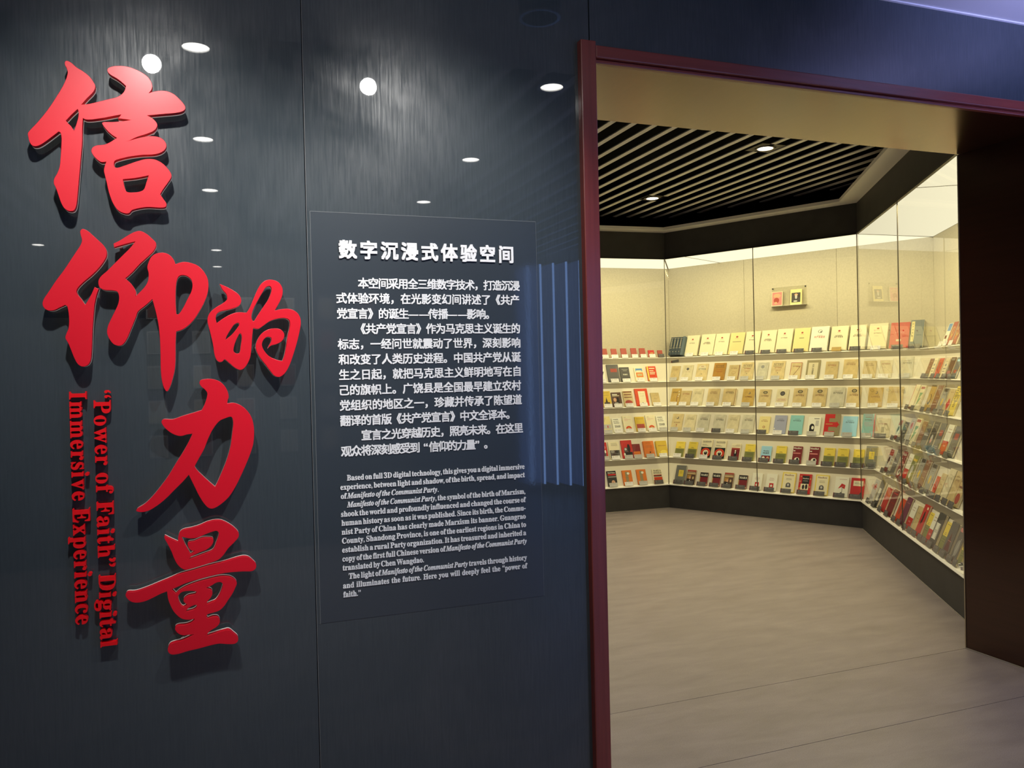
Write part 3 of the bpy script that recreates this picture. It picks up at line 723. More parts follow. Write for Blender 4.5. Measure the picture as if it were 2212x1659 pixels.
# ------------------------------------------------------------------ text panel
tp = empty('text_panel', (0.335, 0, 0.752)); tag(tp, 'clear rectangular film panel with white bilingual text on the dark glass wall', 'text panel')
tinv = Matrix.Translation(-Vector((0.335, 0, 0.752)))
M_FILM = bpy.data.materials.new('film'); M_FILM.use_nodes = True
_nt = M_FILM.node_tree; _b = _nt.nodes['Principled BSDF']
_b.inputs['Base Color'].default_value = (0.034, 0.046, 0.059, 1); _b.inputs['Roughness'].default_value = 0.45; _b.inputs['Specular IOR Level'].default_value = 0.3
_b.inputs['Coat Weight'].default_value = 1.0; _b.inputs['Coat Roughness'].default_value = 0.05
_tc = _nt.nodes.new('ShaderNodeTexCoord'); _n = _nt.nodes.new('ShaderNodeTexNoise'); _n.inputs['Scale'].default_value = 90
_bp = _nt.nodes.new('ShaderNodeBump'); _bp.inputs['Strength'].default_value = 0.03; _bp.inputs['Distance'].default_value = 0.001
_nt.links.new(_tc.outputs['Object'], _n.inputs['Vector']); _nt.links.new(_n.outputs['Fac'], _bp.inputs['Height']); _nt.links.new(_bp.outputs['Normal'], _b.inputs['Coat Normal'])
fo = MB().box((0.335, -0.0012, 0.752), (1.1255, -0.0001, 2.0965)).build('film', M_FILM, tp); fo.matrix_parent_inverse = tinv
ed = MB()
for a, b in (((0.3335, -0.0016, 0.7505), (0.335, -0.0001, 2.098)), ((1.1255, -0.0014, 0.752), (1.1262, -0.0001, 2.0965)), ((0.335, -0.0016, 2.0965), (1.1255, -0.0001, 2.098))): ed.box(a, b)
eo = ed.build('film_edge', mat('film_edge', (0.16, 0.175, 0.18), 0.35), tp); eo.matrix_parent_inverse = tinv
M_WTXT = mat('white_lettering', (0.93, 0.94, 0.95), 0.5, 0.25)


def wall_line(name, body, x0, x1, z, em, off=0.018, ext=0.0014, word=1.0, res=2):
    v, f, a, b, y0, y1 = txt_mesh(body, off, 0.02, res, 1.0, word)
    kx = (x1 - x0) / (b - a)
    vs = [Vector((x0 + (q.x - a) * kx, -0.0014 - ext - q.z / 0.02 * ext, z + q.y * em)) for q in v]
    o = mesh_obj(name, vs, f, M_WTXT, tp); o.matrix_parent_inverse = tinv
    return o


# title, one raised character each
def bold_glyph(ch, dlt, ext, res=2):
    v, f, a, b, y0, y1 = txt_mesh(ch, 0.0, ext, res)
    V, F = [], []
    for dx, dy, dz in ((-dlt, -dlt, 0), (dlt, -dlt, 1), (-dlt, dlt, 2), (dlt, dlt, 3), (0, 0, 4)):
        n = len(V); V += [Vector((q.x + dx, q.y + dy, q.z * (1 + dz * 0.012))) for q in v]; F += [tuple(i + n for i in t) for t in f]
    return V, F, a, b


def char_at(name, ch, x, z, ex, ey, dlt, yb, th, parent=True):
    V, F, a, b = bold_glyph(ch, dlt, 0.02)
    vs = [Vector((x + q.x * ex, yb - th - q.z / 0.02 * th, z + q.y * ey)) for q in V]
    o = mesh_obj(name, vs, F, M_WTXT, tp); o.matrix_parent_inverse = tinv
    return o


for i, ch in enumerate('数字沉浸式体验空间'):
    char_at('title_character', ch, 0.4525 + i * 0.06945 - 0.5 * 0.0606, 1.9475 + 0.075 * 0.0625, 0.0606, 0.0625, 0.034, -0.0016, 0.003)

CN = [('本空间采用全三维数字技术，打造沉浸', .4845, 1.0545), ('式体验环境，在光影变幻间讲述了《共产', .4122, 1.0533), ('党宣言》的诞生——传播——影响。', .4125, .9388),
      ('《共产党宣言》作为马克思主义诞生的', .4884, 1.0529), ('标志，一经问世就震动了世界，深刻影响', .4130, 1.0541), ('和改变了人类历史进程。中国共产党从诞', .4144, 1.0549),
      ('生之日起，就把马克思主义鲜明地写在自', .4150, 1.0525), ('己的旗帜上。广饶县是全国最早建立农村', .4159, 1.0532), ('党组织的地区之一，珍藏并传承了陈望道', .4147, 1.0549),
      ('翻译的首版《共产党宣言》中文全译本。', .4144, 1.0068), ('宣言之光穿越历史，照亮未来。在这里', .4835, 1.0550), ('观众将深刻感受到“信仰的力量”。', .4150, .9214)]
for i, (t, a, b) in enumerate(CN):
    # full-width type: every glyph advances one em, scaled so that the line fills its measured width
    sides = [txt_mesh(ch, 0.0, 0.02, 2) for ch in t]
    first, last = sides[0][2], sides[-1][3]
    adv = 1.0
    tot = (len(t) - 1) * adv + last - first
    ex = (b - a) / tot
    for j, ch in enumerate(t):
        shift = {'“': 0.45, '”': 0.05}.get(ch, 0.0)
        char_at('text_character', ch, a + (j * adv - first + shift) * ex, 1.8490 - i * 0.05050 + 0.0030, 0.0365, 0.0375, 0.023, -0.0014, 0.0012)

EN = [([('Based on full 3D digital technology, this gives you a digital immersive', 0)], .4314, 1.0610), ([('experience, between light and shadow, of the birth, spread, and impact', 0)], .4095, 1.0613),
      ([('of ', 0), ('Manifesto of the Communist Party.', 1)], .4099, .7427), ([('Manifesto of the Communist Party', 1), (', the symbol of the birth of Marxism,', 0)], .4292, 1.0616),
      ([('shook the world and profoundly influenced and changed the course of', 0)], .4093, 1.0636), ([('human history as soon as it was published. Since its birth, the Commu-', 0)], .4100, 1.0612),
      ([('nist Party of China has clearly made Marxism its banner. Guangrao', 0)], .4099, 1.0611), ([('County, Shandong Province, is one of the earliest regions in China to', 0)], .4100, 1.0615),
      ([('establish a rural Party organization. It has treasured and inherited a', 0)], .4099, 1.0615), ([('copy of the first full Chinese version of ', 0), ('Manifesto of the Communist Party', 1)], .4100, 1.0625),
      ([('translated by Chen Wangdao.', 0)], .4102, .6851), ([('The light of ', 0), ('Manifesto of the Communist Party', 1), (' travels through history', 0)], .4292, 1.0620),
      ([('and illuminates the future. Here you will deeply feel the “power of', 0)], .4099, 1.0637), ([('faith.”', 0)], .4100, .4678)]
for i, (parts, a, b) in enumerate(EN):
    body = ''.join(serif(t, bool(it)) for t, it in parts)
    w1 = txt_mesh(body, 0.012, 0.02, 2, 1.0, 1.0); w2 = txt_mesh(body, 0.012, 0.02, 2, 1.0, 2.0)
    a1 = w1[3] - w1[2]; sl = (w2[3] - w2[2]) - a1
    want = (b - a) / 0.0228
    wd = 1.0 + ((want - a1) / sl if sl > 0.01 else 0); wd = max(0.55, min(2.2, wd))
    o = wall_line('text_line', body, a, b, 1.2130 - i * 0.02957 + 0.0010, 0.0262, 0.012, word=round(wd, 3)); o['kind'] = 'stuff'
BOOKS = {
 'M5': 'set,-278,200,238,n coll,-89,169,260,w coll2,113,182,265,w coll,302,177,263,w collb,494,177,264,w coll,687,176,268,k coll2,879,176,271,k coll,1068,177,277,k colly,1265,177,274,k whitep,1462,192,281,k coll2,1673,178,273,o coll2,1867,166,275,k coll,2070,183,278,w redp,2280,182,276,k slate,2445,124,288,k',
 'M4': 'oldb,-254,119,187,g oldseal,-88,139,196,w oldtitle,106,147,206,w ochre,333,151,211,w oldmap,520,130,180,w oldbig,682,152,207,g oldsealg,864,124,204,g oldbig,1047,155,213,g diag,1251,124,190,w vert,1439,144,211,w oldred,1640,132,190,w oldt,1836,149,207,w oldt,2028,128,183,w oldredp,2185,120,188,w oldpale,2383,122,219,g',
 'M3': 'worn,-178,125,208,w oldred,-41,139,180,w oldy,116,140,203,w oldt,321,148,203,w oldstack,531,161,198,w goldp,756,139,200,g oval,952,135,191,w palem,1151,131,192,w oval,1345,145,202,w oval,1557,145,206,w oldpale,1744,148,212,g oval,1911,139,211,w goldp,2123,139,205,w oldt,2313,141,213,w',
 'M2': 'tanp,-84,142,203,g oldy,88,140,198,g oldpale,261,146,204,w oldpale,461,141,202,k oldy,631,135,203,w oldpale,810,140,206,g redemb,1002,120,190,k lilac,1181,134,206,w aqua,1359,141,209,k figure,1551,132,194,g arrow,1734,156,228,g sky,1913,145,208,g teal,2097,120,237,g bar,2234,128,194,k',
 'M1': 'yg,31,114,176,w yg,195,111,179,k rings,367,134,218,w rings,538,136,215,k seated,728,110,181,k yg,894,113,182,k sky2,1081,115,169,k yg,1248,112,177,k maroon,1420,104,181,k maroon,1598,111,183,g yg,1755,110,178,k yg,1892,108,180,k yg,2045,103,177,k olive,2165,104,215,k',
 'M0': 'olive,109,129,208,k duo,248,110,163,k caps,407,98,145,k caps,561,98,146,k duo,709,107,161,k caps,875,100,146,k whites,1037,112,181,k whites,1198,117,182,k yframe,1380,141,209,k redblk,1552,127,204,k yframe,1725,134,207,k flag,1922,131,201,k redlab,2074,128,200,k',
 'L5': 'mini,1682,69,115,w mini,1805,72,113,w mini,1933,73,117,w mini,2065,74,118,w mini,2180,74,116,w minir,2296,78,88,w mini,2414,63,86,k',
 'L4': 'whiteb,1590,83,174,w darkg,1740,149,220,w darkm,1890,120,183,w blueor,2076,118,174,w orye,2242,120,187,w',
 'L3': 'ytower,1593,105,196,w photo,1719,121,178,w tanor,1865,119,189,w redfr,2044,162,215,w oldplain,2219,109,160,w',
 'L2': 'creamr,1531,98,198,g blockw,1660,116,171,w sunw,1797,120,194,w yred,1951,118,176,w sunw,2088,119,191,w blockw,2225,120,178,g',
 'L1': 'redph,1442,68,198,g crowd,1562,131,201,w statue,1721,132,210,g darkor,1837,99,162,g orange,1991,129,186,g yellow,2153,133,181,w',
 'L0': 'blackred,1470,109,174,g orstrip,1658,114,171,w orstrip,1834,115,172,g banded,2028,116,164,k',
 'R5': 'bluew,232,122,212,w flame,375,117,217,w flame,529,113,216,w',
 'R4': 'brown,143,118,184,k creaml,262,104,191,k redor,441,123,184,k creaml,603,118,182,k umber,766,125,187,k tealr,926,119,185,k',
 'R3': 'rededge,72,140,238,k green,273,143,233,k orsick,590,149,243,k brown,777,134,242,k greyy,955,132,221,k diamond,1129,134,217,k yblack,1281,140,243,k',
 'R2': 'redbw,60,138,200,k darkm,271,135,186,k pinkw,437,138,233,k green,602,148,243,k brown,805,127,226,k greyc,950,136,243,k darkp,1129,138,243,k darkg,1306,135,243,k whred,1489,136,243,k darkg,1683,150,243,k',
 'R1': 'redbw,220,154,232,k greyc,446,136,243,k maroon,644,146,243,k whred,848,130,243,k dgreen,1003,144,243,k greyy,1209,121,243,k brown,1344,116,243,k greyy,1523,123,232,k redor,1704,79,154,k oldplain,1802,110,189,k oldy,1933,132,243,k oldt,2091,129,243,k tanor,2236,107,243,k',
 'R0': 'pinkw,182,161,223,k blklab,410,149,242,k redl,662,158,212,k redd,898,166,227,k redor,1156,136,189,k purple,1316,138,228,k whred,1496,130,207,k oldplain,1646,124,206,k redfig,1773,126,243,k yg,1931,99,209,k whred,2034,106,228,k blklab,2163,141,243,k yg,2327,102,211,k tri,2459,138,233,k photog,2612,110,222,k yg,2729,71,183,k',
}

# ------------------------------------------------------------------ books and pamphlets in the cases
PALETTE = dict(
 card=(253, 246, 205),  cream=(236, 221, 162), creamy=(232, 212, 128), white=(240, 232, 186), tan=(204, 178, 112), tan2=(214, 190, 124), pale=(216, 200, 144), paleg=(206, 196, 152), ochre=(176, 128, 52), gold=(194, 158, 76),
 black=(28, 26, 24), dark=(70, 66, 56), dgrey=(90, 86, 74), grey=(150, 145, 120), lgrey=(196, 190, 160), red=(196, 36, 30), dred=(120, 26, 30), maroon=(92, 26, 34), orange=(224, 118, 34), rorange=(214, 66, 22),
 yellow=(236, 206, 70), yel2=(216, 178, 50), green=(128, 128, 62), sky=(160, 205, 205), lilac=(160, 160, 160), aqua=(140, 195, 170), blue=(90, 140, 170), navy=(50, 62, 62), slate=(92, 104, 96), brown=(130, 80, 48), umber=(90, 62, 44),
 pink=(214, 130, 110), skin=(214, 160, 110), khaki=(150, 135, 85), olive=(120, 118, 96), purple=(110, 40, 62), leaf=(120, 165, 105), brick=(170, 70, 50), ink=(60, 50, 38), inkr=(150, 50, 36), page=(228, 212, 160), soft=(170, 150, 110))


def pm(name):
    return mat('print_' + name, under_warm(PALETTE[name]), 0.55, 0.35)


def old_paper(name):
    return mat('aged_' + name, under_warm(PALETTE[name]), 0.75, 0.2, noise=0.16, nscale=14)


COM = '共产党宣言'
# cover colour, thickness mm, description, printed marks (r box, e ellipse, t text, l rule)
# r x0 y0 x1 y1 colour / e cx cy rx ry colour / t text cx y width colour / l y x0 x1 colour ; y counts from the top edge
old = 'aged_'
DES = {
 'set': ('slate', 60, 'slipcase of four blue-grey volumes', []),
 'coll': ('cream', 22, 'tall cream paperback with small red emblem', [('e', .47, .2, .07, .035, 'brick'), ('l', .26, .36, .58, 'soft'), ('t', COM, .47, .41, .42, 'ink')]),
 'coll2': ('cream', 22, 'tall cream paperback with two title rows', [('e', .47, .2, .07, .035, 'brick'), ('l', .26, .36, .58, 'soft'), ('t', COM, .47, .42, .40, 'ink'), ('t', COM, .47, .48, .52, 'ink')]),
 'collb': ('creamy', 22, 'tall yellowish paperback with one wide title', [('e', .47, .2, .08, .04, 'brick'), ('l', .27, .34, .60, 'soft'), ('r', .2, .42, .8, .445, 'khaki')]),
 'colly': ('creamy', 24, 'tall bright yellow paperback with small emblem', [('e', .5, .2, .07, .035, 'brick'), ('l', .26, .4, .6, 'soft'), ('r', .35, .42, .65, .44, 'ink')]),
 'whitep': ('white', 22, 'tall white paperback with sketched head and red title', [('e', .5, .2, .13, .07, 'grey'), ('e', .5, .2, .09, .05, 'white'), ('e', .55, .23, .05, .03, 'dgrey'), ('l', .36, .35, .65, 'soft'), ('t', COM, .5, .47, .62, 'red')]),
 'redp': ('red', 20, 'tall red paperback with white label', [('l', .22, .3, .7, 'brick'), ('t', COM, .5, .42, .5, 'pink'), ('r', .34, .66, .6, .74, 'pale')]),
 'slate': ('slate', 30, 'large slate volume with yellow title strip', [('r', .06, .05, .30, .80, 'creamy'), ('t', '共', .18, .17, .13, 'ink'), ('t', '产', .18, .28, .13, 'ink'), ('t', '党', .18, .39, .13, 'ink'), ('t', '宣', .18, .50, .13, 'ink'), ('t', '言', .18, .61, .13, 'ink')]),
 'oldb': ('old:tan', 9, 'small tan booklet with dark spine', [('t', COM, .5, .26, .55, 'brown'), ('l', .32, .3, .7, 'brown'), ('e', .5, .66, .03, .02, 'brown')]),
 'oldseal': ('old:pale', 8, 'pale booklet with round grey seal', [('e', .5, .26, .13, .085, 'dgrey'), ('l', .44, .3, .75, 'brown'), ('r', .12, .08, .88, .09, 'soft')]),
 'oldsealg': ('old:paleg', 8, 'greyish booklet with round faded seal', [('e', .5, .27, .16, .10, 'grey'), ('l', .45, .25, .78, 'grey'), ('r', .1, .08, .9, .09, 'grey'), ('r', .1, .08, .112, .85, 'grey'), ('r', .888, .08, .9, .85, 'grey')]),
 'oldtitle': ('old:tan2', 9, 'tan booklet with bold black title', [('e', .5, .24, .36, .16, 'pale'), ('t', '宣言', .5, .2, .22, 'inkr'), ('t', COM, .5, .36, .66, 'ink'), ('e', .5, .62, .03, .02, 'ink')]),
 'ochre': ('old:ochre', 10, 'ochre booklet with black title and rules', [('t', COM, .5, .22, .70, 'ink'), ('l', .27, .1, .9, 'ink'), ('l', .38, .25, .75, 'inkr'), ('l', .48, .22, .75, 'inkr'), ('l', .54, .3, .7, 'inkr')]),
 'oldmap': ('old:tan', 9, 'tan booklet with brown edge and line drawing', [('t', COM, .48, .26, .55, 'brown'), ('e', .5, .52, .2, .09, 'ochre'), ('e', .5, .52, .18, .075, 'tan'), ('r', .47, .6, .49, .7, 'ochre'), ('r', .94, 0, 1, 1, 'brown')]),
 'oldbig': ('old:tan2', 9, 'pale tan booklet with large title over fine rows', [('t', COM, .5, .22, .74, 'ink'), ('l', .27, .1, .88, 'ink'), ('t', COM, .5, .4, .5, 'inkr'), ('l', .48, .28, .72, 'inkr'), ('l', .54, .32, .68, 'inkr'), ('e', .5, .66, .03, .02, 'ink')]),
 'diag': ('old:tan2', 8, 'tan booklet with red frame and diagonal line', [('r', 0, 0, .04, 1, 'brick'), ('r', .96, 0, 1, 1, 'brick'), ('r', 0, 0, 1, .03, 'brick'), ('t', COM, .5, .27, .6, 'inkr'), ('d', .2, .9, .9, .2, 'brown')]),
 'vert': ('khaki', 9, 'olive booklet with pale plate and upright title', [('r', .14, .14, .86, .98, 'pale'), ('t', '共', .5, .32, .15, 'ink'), ('t', '产', .5, .43, .15, 'ink'), ('t', '党', .5, .54, .15, 'ink'), ('t', '宣', .5, .65, .15, 'ink'), ('t', '言', .5, .76, .15, 'ink')]),
 'oldred': ('old:tan', 9, 'tan booklet with small red title', [('t', COM, .5, .27, .66, 'inkr'), ('l', .36, .4, .62, 'brown')]),
 'oldredp': ('old:pale', 9, 'pale booklet with small red title', [('t', COM, .5, .25, .66, 'inkr'), ('l', .42, .2, .5, 'soft')]),
 'oldt': ('old:tan', 10, 'plain tan booklet with brown title', [('l', .16, .25, .72, 'brown'), ('t', COM, .5, .30, .62, 'brown')]),
 'oldpale': ('old:paleg', 9, 'pale grey-cream booklet with dark title', [('l', .2, .3, .72, 'brown'), ('t', COM, .52, .34, .66, 'ink')]),
 'oldy': ('old:pale', 9, 'wrinkled yellowish booklet with faint title', [('l', .18, .3, .72, 'khaki'), ('t', COM, .52, .32, .62, 'khaki')]),
 'worn': ('old:gold', 9, 'badly worn ochre booklet with torn patches', [('t', COM, .4, .26, .55, 'ink'), ('r', .74, .14, .9, .22, 'pale'), ('r', .78, .3, .92, .4, 'pale'), ('r', .7, .45, .85, .5, 'page'), ('r', .66, .4, .72, .95, 'brown')]),
 'oldstack': ('old:tan', 24, 'thick bundle of tan booklets with dark title', [('l', .16, .25, .72, 'brown'), ('t', COM, .5, .29, .62, 'ink'), ('r', .93, 0, .96, 1, 'brown')]),
 'goldp': ('old:gold', 10, 'golden booklet with small bust and title', [('e', .55, .26, .1, .07, 'dgrey'), ('e', .52, .25, .07, .05, 'gold'), ('l', .43, .35, .68, 'brown'), ('t', COM, .52, .52, .62, 'brown')]),
 'oval': ('old:tan', 10, 'tan booklet with dark oval picture', [('e', .5, .19, .19, .09, 'ink'), ('e', .5, .19, .13, .062, 'khaki'), ('l', .33, .36, .66, 'brown'), ('t', COM, .5, .44, .62, 'brown')]),
 'palem': ('old:pale', 10, 'pale booklet with black medallion and boxed title', [('e', .5, .26, .21, .135, 'ink'), ('e', .5, .26, .14, .09, 'dgrey'), ('r', .1, .56, .86, .7, 'brick'), ('r', .115, .57, .845, .69, 'pale'), ('t', COM, .48, .66, .6, 'brick')]),
 'tanp': ('old:tan2', 9, 'tan booklet with bust and red dots', [('e', .5, .24, .11, .075, 'dgrey'), ('e', .47, .22, .07, .05, 'tan2'), ('t', COM, .5, .56, .6, 'brown'), ('r', .46, .62, .52, .72, 'brick'), ('r', .47, .76, .51, .8, 'brick')]),
 'redemb': ('creamy', 12, 'cream booklet with red title and red seal', [('t', COM, .5, .32, .62, 'inkr'), ('l', .2, .3, .7, 'inkr'), ('e', .5, .63, .12, .065, 'brick'), ('e', .5, .63, .08, .04, 'creamy')]),
 'lilac': ('lilac', 9, 'lilac-grey booklet with dark title', [('l', .2, .3, .7, 'dgrey'), ('t', COM, .5, .32, .6, 'dgrey'), ('e', .06, .72, .05, .04, 'white')]),
 'aqua': ('aqua', 10, 'plain aqua-green booklet', [('l', .2, .35, .72, 'slate'), ('t', COM, .52, .32, .6, 'slate')]),
 'sky': ('sky', 10, 'pale blue crumpled booklet', [('l', .2, .3, .72, 'slate'), ('t', COM, .5, .34, .6, 'slate')]),
 'teal': ('aqua', 12, 'faded green booklet edged in dark pink', [('r', .9, 0, 1, 1, 'pink'), ('l', .15, .2, .7, 'green'), ('t', COM, .45, .3, .6, 'slate')]),
 'bar': ('old:pale', 10, 'pale booklet with dark red title bar', [('t', COM, .48, .33, .62, 'inkr'), ('r', .4, .45, .62, .75, 'khaki')]),
 'figure': ('white', 12, 'white book with black hooded figure', [('r', .45, .08, .86, .11, 'ink'), ('e', .34, .55, .2, .17, 'black'), ('r', .15, .52, .54, .8, 'black'), ('e', .4, .6, .1, .1, 'white'), ('r', .6, .2, .84, .5, 'lgrey')]),
 'arrow': ('khaki', 14, 'khaki book with dark red arrow blocks', [('r', 0, 0, .66, .2, 'red'), ('r', 0, .2, .3, 1, 'red'), ('r', .3, .38, .8, .6, 'red'), ('p', .8, .33, .98, .49, .8, .65, 'red'), ('r', .1, .46, .55, .49, 'gold'), ('r', .3, .8, .72, 1, 'red')]),
 'yg': ('yellow', 14, 'yellow paperback with olive lower half', [('r', 0, .46, 1, 1, 'green'), ('l', .07, .2, .8, 'ink'), ('l', .35, .35, .6, 'ink'), ('l', .4, .3, .66, 'ink'), ('l', .56, .2, .85, 'ink'), ('l', .64, .2, .85, 'ink')]),
 'rings': ('cream', 16, 'white paperback with red target rings', [('t', 'MANIFESTO', .5, .15, .8, 'ink'), ('l', .17, .1, .9, 'ink'), ('l', .28, .1, .5, 'ink'), ('l', .33, .1, .65, 'ink'), ('r', .04, .42, .98, .98, 'black'), ('e', .5, .72, .44, .25, 'rorange'), ('e', .5, .72, .34, .2, 'red'), ('e', .5, .72, .26, .15, 'cream'), ('e', .52, .74, .15, .1, 'black'), ('e', .5, .66, .08, .05, 'lgrey')]),
 'seated': ('cream', 16, 'cream paperback with seated figure picture', [('l', .06, .5, .95, 'brown'), ('l', .11, .4, .95, 'brown'), ('l', .16, .1, .95, 'brown'), ('r', .06, .27, .95, 1, 'dred'), ('r', .06, .27, .95, .36, 'brick'), ('e', .5, .45, .07, .05, 'white'), ('e', .52, .65, .17, .17, 'black'), ('e', .5, .56, .05, .08, 'white')]),
 'sky2': ('sky', 14, 'light blue paperback with two faces', [('t', 'Manifest', .5, .35, .55, 'ink'), ('t', 'MARX', .5, .5, .6, 'ink'), ('r', .1, .62, .95, 1, 'dred'), ('e', .3, .78, .14, .1, 'white'), ('e', .72, .78, .14, .1, 'skin')]),
 'maroon': ('dred', 14, 'dark red paperback with white title and portrait', [('r', 0, 0, .06, 1, 'white'), ('t', 'Manifest', .5, .15, .8, 'white'), ('r', .1, .25, .3, .3, 'white'), ('r', .12, .38, .85, .44, 'pink'), ('e', .55, .78, .26, .13, 'white'), ('e', .6, .76, .12, .08, 'black')]),
 'olive': ('olive', 18, 'grey volume with bright yellow label', [('r', .3, .26, .78, .62, 'yellow'), ('l', .35, .42, .68, 'ink'), ('l', .42, .42, .68, 'ink'), ('l', .14, .35, .68, 'grey')]),
 'duo': ('brown', 16, 'brown paperback with photograph of two men', [('r', 0, 0, 1, .1, 'brick'), ('r', .05, .14, .9, .16, 'cream'), ('r', .05, .2, .95, .3, 'tan'), ('r', 0, .32, 1, 1, 'umber'), ('r', .05, .34, .5, .6, 'ochre'), ('e', .38, .55, .12, .1, 'skin'), ('e', .75, .55, .1, .1, 'tan'), ('e', .3, .85, .3, .22, 'black'), ('e', .4, .78, .05, .08, 'white'), ('e', .8, .85, .2, .2, 'ink')]),
 'caps': ('dred', 14, 'red paperback with black head of white capitals', [('r', .0, 0, 1, .36, 'black'), ('t', 'MARX', .52, .26, .86, 'white'), ('r', 0, .36, .08, 1, 'gold'), ('e', .2, .95, .12, .06, 'skin'), ('e', .85, .93, .14, .07, 'skin')]),
 'whites': ('white', 16, 'white paperback with small red portrait', [('l', .25, .3, .7, 'inkr'), ('l', .32, .25, .75, 'inkr'), ('l', .38, .3, .7, 'inkr'), ('r', .33, .55, .72, .95, 'red'), ('e', .52, .7, .1, .07, 'white'), ('e', .52, .87, .15, .08, 'black')]),
 'yframe': ('yellow', 14, 'yellow-framed paperback with arched portrait', [('r', .08, .05, .95, .97, 'cream'), ('t', 'Manifeste', .5, .17, .7, 'brown'), ('l', .3, .3, .7, 'ink'), ('l', .36, .3, .72, 'ink'), ('e', .5, .62, .18, .11, 'dgrey'), ('r', .32, .62, .68, .74, 'dgrey'), ('e', .5, .62, .08, .06, 'lgrey')]),
 'redblk': ('red', 14, 'red and black patterned paperback', [('r', .26, .08, .84, .5, 'black'), ('t', 'Manifeste', .54, .25, .5, 'white'), ('l', .34, .34, .74, 'white'), ('r', .18, .5, .82, .8, 'cream'), ('e', .4, .66, .1, .12, 'black'), ('e', .65, .64, .1, .13, 'black'), ('r', .1, .1, .2, .16, 'gold'), ('r', .06, .35, .16, .42, 'gold'), ('r', .88, .2, .96, .28, 'gold'), ('r', .88, .6, .96, .68, 'gold'), ('r', .05, .7, .15, .78, 'gold')]),
 'flag': ('white', 12, 'white paperback with red flag drawing', [('l', .12, .3, .85, 'inkr'), ('p', .25, .6, .5, .33, .78, .4, 'red'), ('p', .78, .4, .74, .6, .5, .52, 'red'), ('r', .54, .5, .57, .85, 'ink'), ('e', .5, .82, .08, .06, 'dgrey')]),
 'redlab': ('red', 12, 'red paperback with pale title label', [('r', .18, .14, .9, .4, 'cream'), ('l', .23, .28, .6, 'ink'), ('l', .28, .28, .75, 'ink'), ('p', .1, 1, .2, .8, .35, 1, 'dark'), ('p', .55, 1, .78, .68, 1, 1, 'dark')]),
 'mini': ('brick', 14, 'tiny dark red booklet', []),
 'minir': ('red', 14, 'tiny bright red booklet', [('r', .3, .35, .8, .5, 'gold')]),
 'whiteb': ('white', 10, 'white book with black bird shape', [('p', .3, .3, .9, .22, .6, .6, 'black'), ('l', .7, .3, .6, 'red')]),
 'darkg': ('dgrey', 16, 'dark grey book with faded red panel', [('r', .28, .24, .84, .44, 'brick'), ('l', .8, .1, .85, 'lgrey'), ('l', .86, .1, .85, 'lgrey')]),
 'darkm': ('dark', 16, 'dark grey paperback with white name', [('l', .14, .2, .85, 'white'), ('l', .24, .3, .75, 'white'), ('t', 'MARX', .5, .55, .5, 'white')]),
 'blueor': ('cream', 14, 'pale book with blue and orange blocks', [('r', .14, .06, .88, .28, 'blue'), ('r', .2, .2, .8, .3, 'cream'), ('r', .14, .36, .9, .7, 'orange'), ('r', .25, .44, .8, .62, 'tan'), ('r', .14, .76, .4, .8, 'ink')]),
 'orye': ('rorange', 18, 'orange-red book with yellow spine', [('r', 0, 0, .16, 1, 'yellow'), ('r', .25, .12, .85, .18, 'cream'), ('r', .25, .28, .7, .33, 'cream'), ('r', .25, .4, .85, .45, 'cream'), ('r', .25, .5, .8, .55, 'cream')]),
 'ytower': ('yel2', 14, 'mustard book with drawn tower', [('l', .1, .1, .8, 'ink'), ('l', .25, .1, .8, 'ink'), ('p', .3, .7, .45, .38, .58, .7, 'ink'), ('r', .15, .7, .8, .82, 'ink')]),
 'photo': ('umber', 14, 'dark brown paperback with night photograph', [('r', .08, .12, .6, .18, 'white'), ('r', .08, .22, .8, .26, 'cream'), ('e', .3, .52, .16, .14, 'skin'), ('e', .6, .6, .14, .26, 'black'), ('r', .25, .7, .6, .95, 'grey')]),
 'tanor': ('tan', 16, 'tan paperback with orange crowd drawing', [('r', .05, .02, .95, .1, 'brown'), ('r', .08, .2, .88, .27, 'brown'), ('r', .08, .38, .9, .44, 'brown'), ('e', .5, .75, .4, .16, 'brick')]),
 'redfr': ('rorange', 16, 'large red-orange book with cream centre', [('r', .24, .15, .80, .96, 'cream'), ('l', .3, .35, .7, 'soft'), ('l', .42, .35, .7, 'soft'), ('e', .5, .84, .08, .04, 'ink')]),
 'oldplain': ('old:tan', 12, 'small plain tan book', [('l', .24, .2, .75, 'brown'), ('l', .44, .3, .7, 'brown')]),
 'creamr': ('creamy', 12, 'cream book with grey band and red mark', [('l', .12, .1, .5, 'ink'), ('l', .2, .1, .4, 'ink'), ('l', .28, .1, .35, 'ink'), ('r', 0, .5, 1, .75, 'lgrey'), ('r', .55, .56, .65, .7, 'red')]),
 'blockw': ('white', 16, 'white book with heavy black lettering', [('t', 'WORTE', .4, .14, .55, 'dgrey'), ('t', 'DIE WELT', .4, .27, .55, 'dgrey'), ('t', 'WANDTEN', .45, .38, .6, 'dgrey'), ('t', '1848', .5, .66, .6, 'dgrey'), ('e', .6, .9, .18, .1, 'red')]),
 'sunw': ('cream', 18, 'white book with red sun picture', [('l', .1, .15, .35, 'ink'), ('l', .18, .15, .5, 'pink'), ('l', .24, .15, .85, 'pink'), ('l', .3, .15, .5, 'pink'), ('e', .5, .84, .32, .2, 'rorange'), ('e', .5, .84, .16, .11, 'gold'), ('e', .52, .86, .06, .05, 'ink')]),
 'yred': ('yel2', 16, 'mustard book with brick-red lower block', [('l', .12, .1, .9, 'ink'), ('l', .2, .1, .9, 'khaki'), ('r', .08, .5, .92, .95, 'brick')]),
